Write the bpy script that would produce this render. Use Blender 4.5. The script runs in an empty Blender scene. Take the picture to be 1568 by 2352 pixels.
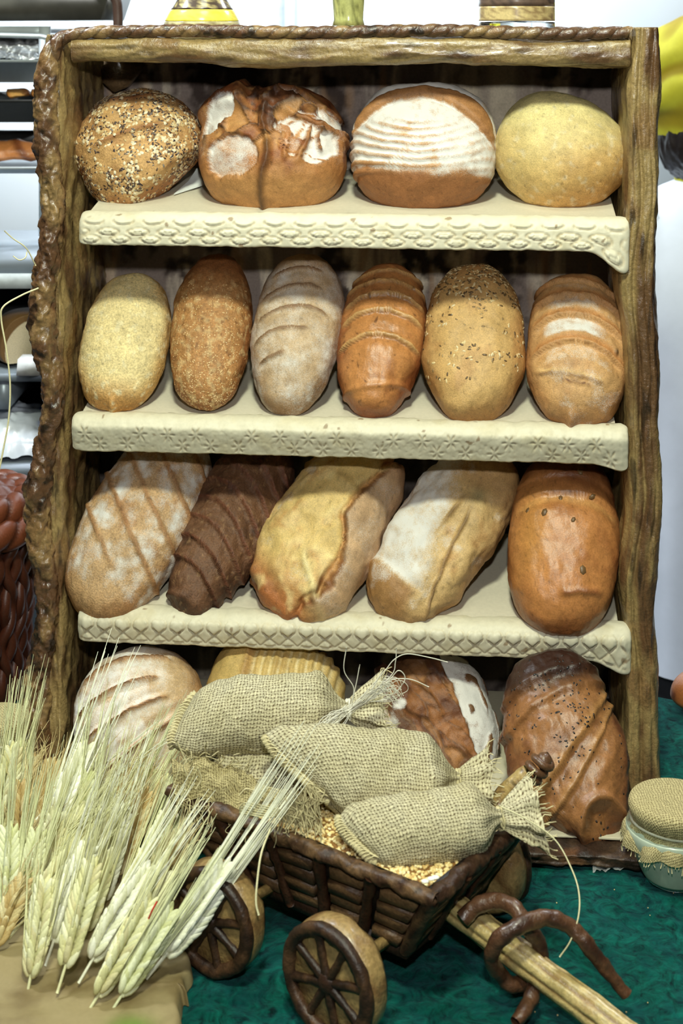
import bpy, math, random
import numpy as np
from mathutils import Vector, Matrix

scene = bpy.context.scene
COL = scene.collection
random.seed(3)
RNG = np.random.RandomState(11)

# ------------------------------------------------------------------ camera
F = 3490.0                      # focal length in pixels of the 1568 x 2352 frame
CAM_Y, CAM_Z, HOR = -2.69, 1.33, 60.0
cam = bpy.data.cameras.new('camera')
cam.sensor_fit = 'VERTICAL'; cam.sensor_height = 36.0
cam.lens = F / 2352.0 * 36.0
cam.shift_y = -(1176.0 - HOR) / 2352.0
cam.dof.use_dof = True; cam.dof.focus_distance = 2.58; cam.dof.aperture_fstop = 5.6
cam_ob = bpy.data.objects.new('camera', cam); COL.objects.link(cam_ob)
cam_ob.location = (0, CAM_Y, CAM_Z); cam_ob.rotation_euler = (math.pi / 2, 0, 0)
scene.camera = cam_ob

# ------------------------------------------------------------------ light
scene.view_settings.view_transform = 'Standard'; scene.view_settings.look = 'None'
scene.view_settings.gamma = 1.0; scene.view_settings.use_curve_mapping = False
scene.view_settings.exposure = 0.0
world = bpy.data.worlds.new('world'); scene.world = world; world.use_nodes = True
world.node_tree.nodes['Background'].inputs[0].default_value = (0.80, 0.92, 1.0, 1)
world.node_tree.nodes['Background'].inputs[1].default_value = 0.015

def area_light(name, loc, target, size, power, color):
    l = bpy.data.lights.new(name, 'AREA'); l.shape = 'DISK'; l.size = size; l.energy = power; l.color = color
    o = bpy.data.objects.new(name, l); COL.objects.link(o); o.location = loc
    o.rotation_euler = (Vector(target) - Vector(loc)).to_track_quat('-Z', 'Y').to_euler()
    return o
area_light('flash', (0.03, -2.62, 1.70), (0, 0.1, 0.95), 0.09, 25, (0.97, 0.98, 0.94))
area_light('hall_lamp', (-0.10, -2.0, 3.1), (0, 0.0, 0.55), 0.34, 86, (0.94, 1.0, 0.80))
area_light('ceiling_panel', (0.0, -0.75, 3.0), (0, -0.35, 0.3), 0.6, 13, (0.96, 1.0, 0.80))
area_light('wall_lamp', (-0.3, 2.6, 3.3), (0.1, 4.6, 0.6), 2.4, 215, (0.84, 0.93, 1.0))
area_light('added_wall_fill', (-2.0, 2.6, 2.8), (-1.7, 4.8, 0.2), 1.2, 130, (0.88, 0.95, 1.0))  # added fill light, brightens the wall at lower left
area_light('back_lamp', (-1.6, 0.2, 3.0), (-1.1, 1.4, 0.7), 0.5, 75, (0.9, 0.97, 1.0))
area_light('aisle_lamp', (1.6, 1.3, 3.0), (1.0, 1.6, 0.5), 0.6, 55, (0.95, 0.98, 1.0))

# ------------------------------------------------------------------ helpers
def lin(c):
    c = np.asarray(c, float) / 255.0
    return np.where(c <= 0.04045, c / 12.92, ((c + 0.055) / 1.055) ** 2.4)
def lin4(c): return tuple(lin(c)) + (1.0,)

PERM = RNG.permutation(256)
PERM = np.concatenate([PERM, PERM, PERM])
GR = RNG.normal(size=(256, 3)); GR /= np.linalg.norm(GR, axis=1)[:, None]
def perlin(p):
    p = np.asarray(p, float); sh = p.shape[:-1]; p = p.reshape(-1, 3)
    i = np.floor(p).astype(int); f = p - i; i &= 255
    w = f * f * f * (f * (f * 6 - 15) + 10)
    out = np.zeros(len(p))
    for a in (0, 1):
        wa = w[:, 0] if a else 1 - w[:, 0]
        pa = PERM[(i[:, 0] + a) & 255]
        for b in (0, 1):
            wb = w[:, 1] if b else 1 - w[:, 1]
            pb = PERM[(pa + i[:, 1] + b) & 255]
            for c in (0, 1):
                wc = w[:, 2] if c else 1 - w[:, 2]
                g = GR[PERM[(pb + i[:, 2] + c) & 255]]
                out += wa * wb * wc * (g[:, 0] * (f[:, 0] - a) + g[:, 1] * (f[:, 1] - b) + g[:, 2] * (f[:, 2] - c))
    return (out * 1.6).reshape(sh)
def fbm(p, octs=4, gain=0.5):
    p = np.asarray(p, float); s = 0; a = 1.0; t = 0
    for k in range(octs):
        s = s + a * perlin(p * (2 ** k) + 17.3 * k); t += a; a *= gain
    return s / t * 1.3
def ridge(p, octs=3):
    s = 0; a = 1.0; t = 0
    for k in range(octs):
        s = s + a * (1 - np.abs(perlin(p * (2 ** k) + 9.1 * k)) * 2); t += a; a *= 0.5
    return s / t
def sm(a, b, v):
    t = np.clip((v - a) / (b - a), 0, 1); return t * t * (3 - 2 * t)
def gs(t, w): return np.exp(-(t / w) ** 2)
def mix(a, b, f):
    f = np.asarray(f)[..., None]; return a * (1 - f) + b * f

def tag(o, label=None, cat=None, group=None, kind=None):
    if label: o['label'] = label
    if cat: o['category'] = cat
    if group: o['group'] = group
    if kind: o['kind'] = kind
    return o
def empty(name, loc=(0, 0, 0), rz=0.0, **k):
    o = bpy.data.objects.new(name, None); COL.objects.link(o); o.location = loc; o.rotation_euler = (0, 0, rz)
    o.empty_display_size = 0.05
    return tag(o, **k)
def link(name, me, mat, parent=None, **k):
    o = bpy.data.objects.new(name, me); COL.objects.link(o)
    if mat is not None and not me.materials: me.materials.append(mat)
    if parent is not None: o.parent = parent
    return tag(o, **k)
def copy_tree(o, parent=None):
    c = o.copy(); COL.objects.link(c)
    if parent is not None: c.parent = parent
    for ch in list(o.children): copy_tree(ch, c)
    return c

def mesh(name, V, faces, cols=None, uv=None, smooth=True):
    """V (n,3); faces: list of int arrays (k,3) or (k,4) or a list of index lists."""
    me = bpy.data.meshes.new(name)
    V = np.asarray(V, float).reshape(-1, 3)
    fl = []
    if isinstance(faces, np.ndarray): faces = [faces]
    loops = []; starts = []; tot = 0
    for f in faces:
        f = np.asarray(f)
        if f.ndim == 1: f = f[None]
        k = f.shape[1]
        loops.append(f.reshape(-1)); starts.append(tot + np.arange(len(f)) * k); tot += f.size
    loops = np.concatenate(loops).astype(np.int32); starts = np.concatenate(starts).astype(np.int32)
    me.vertices.add(len(V)); me.vertices.foreach_set('co', V.astype(np.float32).ravel())
    me.loops.add(len(loops)); me.loops.foreach_set('vertex_index', loops)
    me.polygons.add(len(starts)); me.polygons.foreach_set('loop_start', starts)
    if smooth: me.polygons.foreach_set('use_smooth', np.ones(len(starts), bool))
    me.update(calc_edges=True); me.validate()
    if cols is not None:
        c = np.asarray(cols, float)
        if c.ndim == 1: c = np.tile(c, (len(V), 1))
        if c.shape[1] == 3: c = np.concatenate([c, np.zeros((len(c), 1))], 1)
        at = me.color_attributes.new('Col', 'FLOAT_COLOR', 'POINT'); at.data.foreach_set('color', c.astype(np.float32).ravel())
    if uv is not None:
        u = me.uv_layers.new(name='UVMap'); lv = np.empty(len(me.loops), np.int32); me.loops.foreach_get('vertex_index', lv)
        u.data.foreach_set('uv', np.asarray(uv, np.float32)[lv].ravel())
    return me
def grid_faces(nu, nv, cu=False, cv=False, off=0):
    i = np.arange(nu if cu else nu - 1)[:, None]; j = np.arange(nv if cv else nv - 1)[None]
    a = i * nv + j; b = ((i + 1) % nu) * nv + j; c = ((i + 1) % nu) * nv + (j + 1) % nv; d = i * nv + (j + 1) % nv
    return np.stack([a, b, c, d], -1).reshape(-1, 4) + off
def normals(V, faces):
    N = np.zeros_like(V)
    for f in ([faces] if isinstance(faces, np.ndarray) else faces):
        n = np.cross(V[f[:, 2]] - V[f[:, 0]], V[f[:, -1]] - V[f[:, 1]])
        for k in range(f.shape[1]): np.add.at(N, f[:, k], n)
    return N / (np.linalg.norm(N, axis=1)[:, None] + 1e-12)

class MB:
    """collects pieces of ONE object: vertices, faces (tri/quad arrays), colours, uvs"""
    def __init__(s): s.V = []; s.Q = []; s.T = []; s.C = []; s.n = 0
    def add(s, V, Fs, col=(1, 1, 1)):
        V = np.asarray(V, float).reshape(-1, 3); s.V.append(V)
        for f in ([Fs] if isinstance(Fs, np.ndarray) else Fs):
            f = np.asarray(f)
            (s.Q if f.shape[1] == 4 else s.T).append(f + s.n)
        c = np.asarray(col, float)
        s.C.append(np.tile(c, (len(V), 1)) if c.ndim == 1 else c); s.n += len(V); return s
    def tube(s, pts, r, k=5, col=(1, 1, 1), cap=True):
        P, _ = sweep(pts, r, k); n = len(P)
        V = P.reshape(-1, 3); f = grid_faces(n, k, False, True)
        if cap:
            V = np.concatenate([V, P[0].mean(0)[None], P[-1].mean(0)[None]]); a = len(V) - 2
            j = np.arange(k)
            t = np.concatenate([np.stack([np.full(k, a), (j + 1) % k, j], 1), np.stack([np.full(k, a + 1), (n - 1) * k + j, (n - 1) * k + (j + 1) % k], 1)])
            return s.add(V, [f, t], col)
        return s.add(V, f, col)
    def box(s, c, h, R=None, col=(1, 1, 1), taper=1.0):
        sg = np.array([[-1, -1, -1], [1, -1, -1], [1, 1, -1], [-1, 1, -1], [-1, -1, 1], [1, -1, 1], [1, 1, 1], [-1, 1, 1]], float)
        v = sg * np.asarray(h); v[4:, :2] *= taper
        if R is not None: v = v @ np.asarray(R).T
        return s.add(v + np.asarray(c), np.array([[0, 3, 2, 1], [4, 5, 6, 7], [0, 1, 5, 4], [1, 2, 6, 5], [2, 3, 7, 6], [3, 0, 4, 7]]), col)
    def lathe(s, prof, k=40, c=(0, 0, 0), col=(1, 1, 1)):
        prof = np.asarray(prof, float); a = np.arange(k) / k * 2 * np.pi
        V = np.stack([prof[:, 0, None] * np.cos(a), prof[:, 0, None] * np.sin(a), np.repeat(prof[:, 1, None], k, 1)], -1) + np.asarray(c)
        return s.add(V.reshape(-1, 3), grid_faces(len(prof), k, False, True)[:, ::-1].copy(), col)
    def build(s, name, mat, parent=None, smooth=True, **k):
        fs = [np.concatenate(x) for x in (s.Q, s.T) if x]
        return link(name, mesh(name, np.concatenate(s.V), fs, np.concatenate(s.C), smooth=smooth), mat, parent, **k)

def fan(V, ring):
    """closes an open ring of a mesh with a fan of triangles"""
    r = np.asarray(ring).ravel(); V2 = np.concatenate([V, V[r].mean(0)[None]]); k = len(V)
    return V2, np.stack([r, np.roll(r, -1), np.full(len(r), k)], 1)
def catmull(P, n=12):
    P = np.asarray(P, float); Q = np.vstack([2 * P[0] - P[1], P, 2 * P[-1] - P[-2]]); out = []
    for i in range(1, len(Q) - 2):
        t = np.linspace(0, 1, n, endpoint=False)[:, None]
        a, b, c, d = Q[i - 1], Q[i], Q[i + 1], Q[i + 2]
        out.append(0.5 * (2 * b + (c - a) * t + (2 * a - 5 * b + 4 * c - d) * t ** 2 + (3 * b - a - 3 * c + d) * t ** 3))
    out.append(P[-1][None]); return np.concatenate(out)
def sweep(pts, r, k, prof=None):
    """rings around a path: returns (n,k,3) points and (n,k,3) outward directions"""
    pts = np.asarray(pts, float); n = len(pts)
    T = np.gradient(pts, axis=0); T /= np.linalg.norm(T, axis=1)[:, None] + 1e-12
    up = np.array([0, -1.0, 0.0]) if abs(T[0][1]) < 0.9 else np.array([0, 0, 1.0])
    U = np.zeros_like(T); u = np.cross(T[0], np.cross(up, T[0])); u /= np.linalg.norm(u)
    for i in range(n):
        u = u - T[i] * np.dot(u, T[i]); u /= np.linalg.norm(u) + 1e-12; U[i] = u
    W = np.cross(T, U); a = np.arange(k) / k * 2 * np.pi
    D = U[:, None] * np.cos(a)[None, :, None] + W[:, None] * np.sin(a)[None, :, None]
    r = np.asarray(r, float)
    if r.ndim == 0: r = np.full((n, k), float(r))
    elif r.ndim == 1: r = np.repeat(r[:, None], k, 1)
    return pts[:, None] + D * r[..., None], D

def ellipsoid(k=6, m=4):
    V = [[0, 0, 1]]
    for i in range(1, m):
        t = math.pi * i / m
        for j in range(k): V.append([math.sin(t) * math.cos(2 * math.pi * j / k), math.sin(t) * math.sin(2 * math.pi * j / k), math.cos(t)])
    V.append([0, 0, -1]); V = np.array(V); f = []
    L = len(V) - 1
    for j in range(k):
        f.append([0, 1 + j, 1 + (j + 1) % k]); f.append([L, L - k + (j + 1) % k, L - k + j])
        for i in range(m - 2):
            a = 1 + i * k + j; b = 1 + i * k + (j + 1) % k
            f.append([a, a + k, b + k]); f.append([a, b + k, b])
    return V, np.array(f)
ELL = ellipsoid(6, 4)
def scatter(name, P, N, dims, cols, mat, parent, rng, tpl=ELL, sink=0.2, **k):
    """many little ellipsoids (seeds, grains) as one joined mesh"""
    n = len(P); V, Fc = tpl
    N = N / (np.linalg.norm(N, axis=1)[:, None] + 1e-9)
    t = rng.normal(size=(n, 3)); t -= N * (t * N).sum(1)[:, None]; t /= np.linalg.norm(t, axis=1)[:, None] + 1e-9
    b = np.cross(N, t)
    dims = np.asarray(dims, float); dims = np.tile(dims, (n, 1)) if dims.ndim == 1 else dims
    dims = dims * rng.uniform(0.75, 1.25, (n, 1))
    X = V[None] * dims[:, None]
    W = P[:, None] + X[..., 0:1] * t[:, None] + X[..., 1:2] * b[:, None] + (X[..., 2:3] + dims[:, None, 2:3] * (1 - 2 * sink)) * N[:, None]
    Ff = (Fc[None] + (np.arange(n) * len(V))[:, None, None]).reshape(-1, 3)
    C = np.repeat(np.asarray(cols, float)[:, None], len(V), 1).reshape(-1, cols.shape[1])
    return link(name, mesh(name, W.reshape(-1, 3), Ff, C), mat, parent, kind='stuff', **k)

# ------------------------------------------------------------------ materials
def new_mat(name):
    m = bpy.data.materials.new(name); m.use_nodes = True; nt = m.node_tree
    return m, nt, nt.nodes['Principled BSDF']
def nd(nt, t, **k):
    n = nt.nodes.new(t)
    for a, b in k.items(): setattr(n, a, b)
    return n
def math_n(nt, op, a, b=None, c=None, clamp=False):
    n = nd(nt, 'ShaderNodeMath', operation=op, use_clamp=clamp)
    for i, v in enumerate((a, b, c)):
        if v is None: continue
        if isinstance(v, (int, float)): n.inputs[i].default_value = v
        else: nt.links.new(v, n.inputs[i])
    return n.outputs[0]
def noise_n(nt, scale, detail=3, rough=0.55, stretch=None, coord='Object'):
    tc = nd(nt, 'ShaderNodeTexCoord'); n = nd(nt, 'ShaderNodeTexNoise')
    n.inputs['Scale'].default_value = scale; n.inputs['Detail'].default_value = detail; n.inputs['Roughness'].default_value = rough
    if stretch:
        mp = nd(nt, 'ShaderNodeMapping'); mp.inputs['Scale'].default_value = stretch
        nt.links.new(tc.outputs[coord], mp.inputs[0]); nt.links.new(mp.outputs[0], n.inputs['Vector'])
    else: nt.links.new(tc.outputs[coord], n.inputs['Vector'])
    return n.outputs['Fac']
def mixc(nt, f, a, b, mode='MIX'):
    n = nd(nt, 'ShaderNodeMix', data_type='RGBA', blend_type=mode)
    for s, v in ((n.inputs[0], f), (n.inputs[6], a), (n.inputs[7], b)):
        if isinstance(v, (int, float)): s.default_value = v
        elif isinstance(v, (tuple, list)): s.default_value = v
        else: nt.links.new(v, s)
    return n.outputs[2]
def mapr(nt, v, a, b, c, d):
    n = nd(nt, 'ShaderNodeMapRange'); nt.links.new(v, n.inputs[0])
    for i, x in enumerate((a, b, c, d)): n.inputs[i + 1].default_value = x
    return n.outputs[0]
def bump_n(nt, h, strength, dist=0.002):
    b = nd(nt, 'ShaderNodeBump'); b.inputs['Strength'].default_value = strength; b.inputs['Distance'].default_value = dist
    nt.links.new(h, b.inputs['Height']); return b.outputs[0]

def attr_mat(name, rough=0.6, spec=0.3, nscale=400, lo=0.8, hi=1.15, bump=0.3, bdist=0.0015, flour=(232, 228, 222), fscale=500, coat=0.0, fl_rough=0.9):
    """colour from the vertex attribute, broken up by fine noise; its alpha lays flour on"""
    m, nt, p = new_mat(name)
    at = nd(nt, 'ShaderNodeAttribute', attribute_name='Col')
    n1 = noise_n(nt, nscale, 4, 0.6)
    v = mapr(nt, n1, 0.3, 0.7, lo, hi)
    cb = nd(nt, 'ShaderNodeCombineColor'); [nt.links.new(v, cb.inputs[i]) for i in range(3)]
    base = mixc(nt, 1.0, at.outputs['Color'], cb.outputs[0], 'MULTIPLY')
    n2 = noise_n(nt, fscale, 5, 0.7)
    fl = math_n(nt, 'ADD', at.outputs['Alpha'], math_n(nt, 'MULTIPLY', math_n(nt, 'SUBTRACT', n2, 0.5), 1.0))
    fac = mapr(nt, fl, 0.25, 0.8, 0.0, 1.0)
    nt.links.new(mixc(nt, fac, base, lin4(flour)), p.inputs['Base Color'])
    nt.links.new(mapr(nt, fac, 0, 1, rough, fl_rough), p.inputs['Roughness'])
    p.inputs['Specular IOR Level'].default_value = spec
    if coat: p.inputs['Coat Weight'].default_value = coat; p.inputs['Coat Roughness'].default_value = 0.18
    nt.links.new(bump_n(nt, n1, bump, bdist), p.inputs['Normal'])
    return m
def plain_mat(name, c, rough=0.5, spec=0.5, metal=0.0, nscale=60, var=0.12, bump=0.05):
    m, nt, p = new_mat(name)
    n1 = noise_n(nt, nscale, 4); v = mapr(nt, n1, 0.3, 0.7, 1 - var, 1 + var)
    cb = nd(nt, 'ShaderNodeCombineColor'); [nt.links.new(v, cb.inputs[i]) for i in range(3)]
    nt.links.new(mixc(nt, 1.0, lin4(c), cb.outputs[0], 'MULTIPLY'), p.inputs['Base Color'])
    p.inputs['Roughness'].default_value = rough; p.inputs['Specular IOR Level'].default_value = spec; p.inputs['Metallic'].default_value = metal
    if bump: nt.links.new(bump_n(nt, n1, bump), p.inputs['Normal'])
    return m
def glass_mat(name, tint=(0.93, 0.98, 0.97, 1), rough=0.02):
    m, nt, p = new_mat(name)
    p.inputs['Base Color'].default_value = tint; p.inputs['Roughness'].default_value = rough
    p.inputs['Transmission Weight'].default_value = 1.0; p.inputs['IOR'].default_value = 1.45
    return m
def burlap_mat(name, light=(208, 199, 166), dark=(88, 70, 44), per=0.0047):
    m, nt, p = new_mat(name)
    uv = nd(nt, 'ShaderNodeUVMap'); sp = nd(nt, 'ShaderNodeSeparateXYZ')
    nz = noise_n(nt, 45, 2); jit = math_n(nt, 'MULTIPLY', math_n(nt, 'SUBTRACT', nz, 0.5), 0.010)
    nt.links.new(uv.outputs[0], sp.inputs[0])
    su = math_n(nt, 'SINE', math_n(nt, 'MULTIPLY', math_n(nt, 'ADD', sp.outputs[0], jit), math.pi / per))
    sv = math_n(nt, 'SINE', math_n(nt, 'MULTIPLY', math_n(nt, 'ADD', sp.outputs[1], jit), math.pi / per))
    au = math_n(nt, 'ABSOLUTE', su); av = math_n(nt, 'ABSOLUTE', sv)
    chk = mapr(nt, math_n(nt, 'MULTIPLY', su, sv), -0.25, 0.25, 0, 1)
    h1 = math_n(nt, 'ADD', math_n(nt, 'MULTIPLY', au, chk), math_n(nt, 'MULTIPLY', av, math_n(nt, 'SUBTRACT', 1.0, chk)))
    mx = math_n(nt, 'MAXIMUM', au, av)
    hole = mapr(nt, math_n(nt, 'ADD', mx, math_n(nt, 'MULTIPLY', math_n(nt, 'SUBTRACT', noise_n(nt, 260, 2), 0.5), 0.55)), 0.36, 0.66, 0, 1)
    n2 = noise_n(nt, 420, 3); n3 = noise_n(nt, 22, 3)
    nu = noise_n(nt, 1.0, 2, 0.5, (1 / per, 9 / per * 0.1, 1), 'UV'); nv = noise_n(nt, 1.0, 2, 0.5, (9 / per * 0.1, 1 / per, 1), 'UV')
    strand = math_n(nt, 'ADD', math_n(nt, 'MULTIPLY', nu, chk), math_n(nt, 'MULTIPLY', nv, math_n(nt, 'SUBTRACT', 1.0, chk)))
    thr = mixc(nt, mapr(nt, math_n(nt, 'ADD', math_n(nt, 'MULTIPLY', n2, 0.4), math_n(nt, 'MULTIPLY', strand, 0.6)), 0.36, 0.62, 0, 1), lin4([c * 0.78 for c in light]), lin4([c * 1.06 for c in light]))
    thr = mixc(nt, mapr(nt, h1, 0.25, 0.95, 0.45, 0.0), thr, lin4([c * 0.62 for c in light]))
    thr = mixc(nt, mapr(nt, n3, 0.35, 0.65, 0, 0.35), thr, lin4([c * 0.9 for c in (196, 182, 130)]))
    nt.links.new(mixc(nt, hole, lin4(dark), thr), p.inputs['Base Color'])
    p.inputs['Roughness'].default_value = 0.9; p.inputs['Specular IOR Level'].default_value = 0.15
    hh = math_n(nt, 'ADD', math_n(nt, 'MULTIPLY', h1, hole), math_n(nt, 'MULTIPLY', n2, 0.3))
    nt.links.new(bump_n(nt, hh, 0.55, 0.0018), p.inputs['Normal'])
    return m

M = {}
M['crust'] = attr_mat('crust', rough=0.48, spec=0.36, nscale=420, lo=0.78, hi=1.16, bump=0.5)
M['crust_coarse'] = attr_mat('coarse_crust', rough=0.52, spec=0.36, nscale=300, lo=0.68, hi=1.22, bump=0.8, bdist=0.002)
M['crust_gloss'] = attr_mat('glossy_crust', rough=0.36, spec=0.5, nscale=330, lo=0.8, hi=1.15, bump=0.3)
M['seed'] = attr_mat('seed_skin', rough=0.42, spec=0.5, nscale=900, lo=0.85, hi=1.12, bump=0.1)
M['dough_wood'] = attr_mat('varnished_dough', rough=0.33, spec=0.55, nscale=170, lo=0.72, hi=1.2, bump=0.5, bdist=0.003, coat=0.25)
M['dark_dough'] = attr_mat('dark_baked_dough', rough=0.42, spec=0.4, nscale=190, lo=0.65, hi=1.3, bump=0.5, bdist=0.0025)
M['ivory'] = attr_mat('ivory_dough', rough=0.5, spec=0.35, nscale=150, lo=0.95, hi=1.04, bump=0.12)
M['burlap'] = burlap_mat('burlap')
M['burlap_fine'] = burlap_mat('fine_burlap', light=(196, 182, 134), dark=(104, 86, 50), per=0.0042)
M['thread'] = attr_mat('jute_thread', rough=0.8, spec=0.2, nscale=700, lo=0.85, hi=1.1, bump=0.1)
M['wheat'] = attr_mat('wheat_straw', rough=0.55, spec=0.3, nscale=500, lo=0.86, hi=1.1, bump=0.15)
M['glass'] = glass_mat('clear_glass')
M['metal'] = plain_mat('brushed_metal', (196, 204, 208), 0.38, 0.5, 0.45, 40, 0.06, 0.02)
M['dark_metal'] = plain_mat('dark_metal', (60, 60, 58), 0.45, 0.5, 0.6, 30, 0.15, 0.05)

# ------------------------------------------------------------------ the camera's pixel grid -> world (for laying out the real places)
def px(u, v, d):
    return np.array([(u - 784.0) * d / F, d + CAM_Y, CAM_Z - (v - HOR) * d / F])
def pz(u, v, z):
    d = (CAM_Z - z) * F / (v - HOR); return px(u, v, d)
YAW = math.radians(-5.2); TY = math.tan(-YAW)
RACK_R = np.array(Matrix.Rotation(YAW, 3, 'Z'))
def rk(u, v, yl):
    d = (2.69 + yl / math.cos(YAW)) / (1 + TY * (u - 784.0) / F); return px(u, v, d), d
def rack_local(P): return np.asarray(P) @ RACK_R      # world -> rack axes (rotation only, the rack stands on the origin)

# ------------------------------------------------------------------ setting
m, nt, p = new_mat('white_wall'); p.inputs['Roughness'].default_value = 0.85
nt.links.new(mixc(nt, mapr(nt, noise_n(nt, 1.2, 3), 0.3, 0.7, 0, 1), lin4((222, 232, 238)), lin4((236, 240, 242))), p.inputs['Base Color']); M['wall'] = m
FLOOR_Z = -0.62
MB().box((0, 4.86, 1.2), (3.6, 0.06, 1.9)).build('wall_back', M['wall'], smooth=False, kind='structure')
b = MB(); b.box((-0.33, 4.78, 1.2), (0.05, 0.02, 1.9)); b.box((-0.24, 4.78, 1.2), (0.02, 0.012, 1.9)); b.build('trim_1', plain_mat('grey_trim', (176, 186, 200), 0.5), smooth=False, kind='structure')
MB().box((0, 1.2, FLOOR_Z - 0.05), (3.6, 4.6, 0.05)).build('floor', plain_mat('grey_floor', (120, 122, 122), 0.4, nscale=8), smooth=False, kind='structure')
b = MB(); b.box((1.6, 4.77, 1.72), (1.1, 0.02, 0.17)); b.build('trim_2', plain_mat('white_board', (240, 242, 244), 0.5), smooth=False, kind='structure')

# table under its velvet cloth
TC, TR = np.array([0.0, -0.9]), 1.40
m, nt, p = new_mat('green_velvet')
w1 = noise_n(nt, 34, 5, 0.65, (1.0, 0.32, 1.0)); tcn = nd(nt, 'ShaderNodeTexCoord'); nzz = nd(nt, 'ShaderNodeTexNoise')
nzz.inputs['Scale'].default_value = 30; nzz.inputs['Detail'].default_value = 8; nzz.inputs['Roughness'].default_value = 0.72; nzz.inputs['Distortion'].default_value = 1.8; nt.links.new(tcn.outputs['Object'], nzz.inputs['Vector'])
swirl = mapr(nt, nzz.outputs['Fac'], 0.36, 0.64, 0, 1)
cg = mixc(nt, swirl, lin4((1, 26, 24)), lin4((7, 96, 82)))
cg = mixc(nt, mapr(nt, w1, 0.42, 0.68, 0, 0.6), cg, lin4((4, 60, 62)))
nt.links.new(cg, p.inputs['Base Color']); p.inputs['Roughness'].default_value = 0.75; p.inputs['Specular IOR Level'].default_value = 0.06
p.inputs['Sheen Weight'].default_value = 0.10; p.inputs['Sheen Tint'].default_value = (0.4, 0.75, 1.0, 1); p.inputs['Sheen Roughness'].default_value = 0.4
nt.links.new(bump_n(nt, nzz.outputs['Fac'], 0.6, 0.006), p.inputs['Normal']); M['velvet'] = m
rr = np.concatenate([np.linspace(0, TR - 0.03, 60), TR - 0.03 + 0.03 * np.sin(np.linspace(0.2, math.pi / 2, 6)), np.full(16, TR)])
zz = np.concatenate([np.zeros(60), -0.03 + 0.03 * np.cos(np.linspace(0.2, math.pi / 2, 6)), np.linspace(-0.06, -0.50, 16)])
aa = np.arange(160) / 160 * 2 * np.pi
hang = sm(-0.03, -0.4, zz)[:, None] * 0.03 * np.cos(aa * 22)[None]
R_ = rr[:, None] + hang
V = np.stack([R_ * np.cos(aa), R_ * np.sin(aa), np.repeat(zz[:, None], 160, 1)], -1).reshape(-1, 3)
V[:, 2] += (0.0012 * fbm(V * 9, 3) - 0.0012) * (V[:, 2] > -0.01)
link('tablecloth', mesh('tablecloth', V + np.array([TC[0], TC[1], 0]), grid_faces(len(rr), 160, False, True)), M['velvet'],
     label='dark green velvet tablecloth under the bread rack and cart', cat='tablecloth')
tb = empty('display_table', (TC[0], TC[1], FLOOR_Z), label='round display table hidden under the green velvet cloth', cat='table')
MB().lathe([(0.001, 0.578), (TR - 0.02, 0.578), (TR - 0.02, 0.610), (0.001, 0.610)], 64).build('tabletop', plain_mat('table_board', (120, 90, 60)), tb, smooth=False)
for a in range(4):
    MB().box((0.75 * math.cos(a * 1.571 + .78), 0.75 * math.sin(a * 1.571 + .78), 0.289), (0.03, 0.03, 0.289)).build('leg', M['dark_metal'], tb, smooth=False)

# ------------------------------------------------------------------ the bread rack, all of baked dough
rack = empty('bread_display_rack', (0, 0, 0), YAW, label='tall bread rack of brown baked dough with three ivory shelves', cat='rack')
BR, OL, DK, RD = lin((102, 74, 48)), lin((156, 132, 86)), lin((34, 24, 16)), lin((110, 70, 42))
def dough_cols(P, stretch=(1, 1, 0.25), a=BR, b=OL, bal=0.0, dark=0.9):
    Q = P * np.array(stretch)
    n1 = fbm(Q * 26, 4); n2 = fbm(Q * 60 + 5, 3); n3 = fbm(P * 12 + 31, 3)
    c = mix(np.tile(a, (len(P), 1)), b, sm(-0.25, 0.35, n1 + bal + 0.4 * n3))
    c = mix(c, RD, sm(0.1, 0.5, n3) * 0.5)
    c = mix(c, DK, sm(0.18, 0.55, n2 - 0.25 * n1) * dark)
    return c
def slab(name, path, hu, hw, U, W, k=72, pw=5.0, amp=0.004, fr=30, stretch=(1, 1, 0.3), colf=None, parent=rack, mat='dough_wood', extra=None, **kw):
    path = np.asarray(path, float); n = len(path); a = np.arange(k) / k * 2 * np.pi + 0.01
    ca, sa = np.cos(a), np.sin(a); rr = (np.abs(ca) ** pw + np.abs(sa) ** pw) ** (-1 / pw)
    hu = np.broadcast_to(hu, n); hw = np.broadcast_to(hw, n)
    D = hu[:, None, None] * (ca * rr)[None, :, None] * np.asarray(U)[None, None] + hw[:, None, None] * (sa * rr)[None, :, None] * np.asarray(W)[None, None]
    P = (path[:, None] + D).reshape(-1, 3); f = grid_faces(n, k, False, True); N = normals(P, f)
    if np.dot(N[n // 2 * k], D[n // 2, 0]) < 0: f = f[:, ::-1].copy(); N = -N
    Q = P * np.array(stretch)
    d = amp * (fbm(Q * fr, 4) + 0.7 * ridge(Q * fr * 1.7, 3) - 0.5)
    if extra is not None: d = d + extra(P)
    P = P + N * d[:, None]
    c = colf(P) if colf else dough_cols(P)
    caps = [np.arange(k)[None], (np.arange(k) + (n - 1) * k)[None]]
    return link(name, mesh(name, P, [f] + caps, c), M[mat], parent, **kw)

def loc(u, v, yl): return rack_local(rk(u, v, yl)[0])
# left upright: a board behind the rope
zs = np.linspace(0.0, 1.315, 300)
lx = loc(150, 700, 0.0)[0]
wob = 0.006 * np.sin(zs * 11) + 0.005 * np.sin(zs * 23 + 1)
slab('side_panel', np.stack([lx - 0.020 + 0.4 * wob, np.full(300, 0.150), zs], 1), 0.020, 0.160, (1, 0, 0), (0, 1, 0), k=130, amp=0.009, fr=26,
     colf=lambda P: dough_cols(P, bal=0.10 + 0.25 * (P[:, 2] > 1.0) + 0.1 * (P[:, 2] < .3), dark=0.8))
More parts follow.
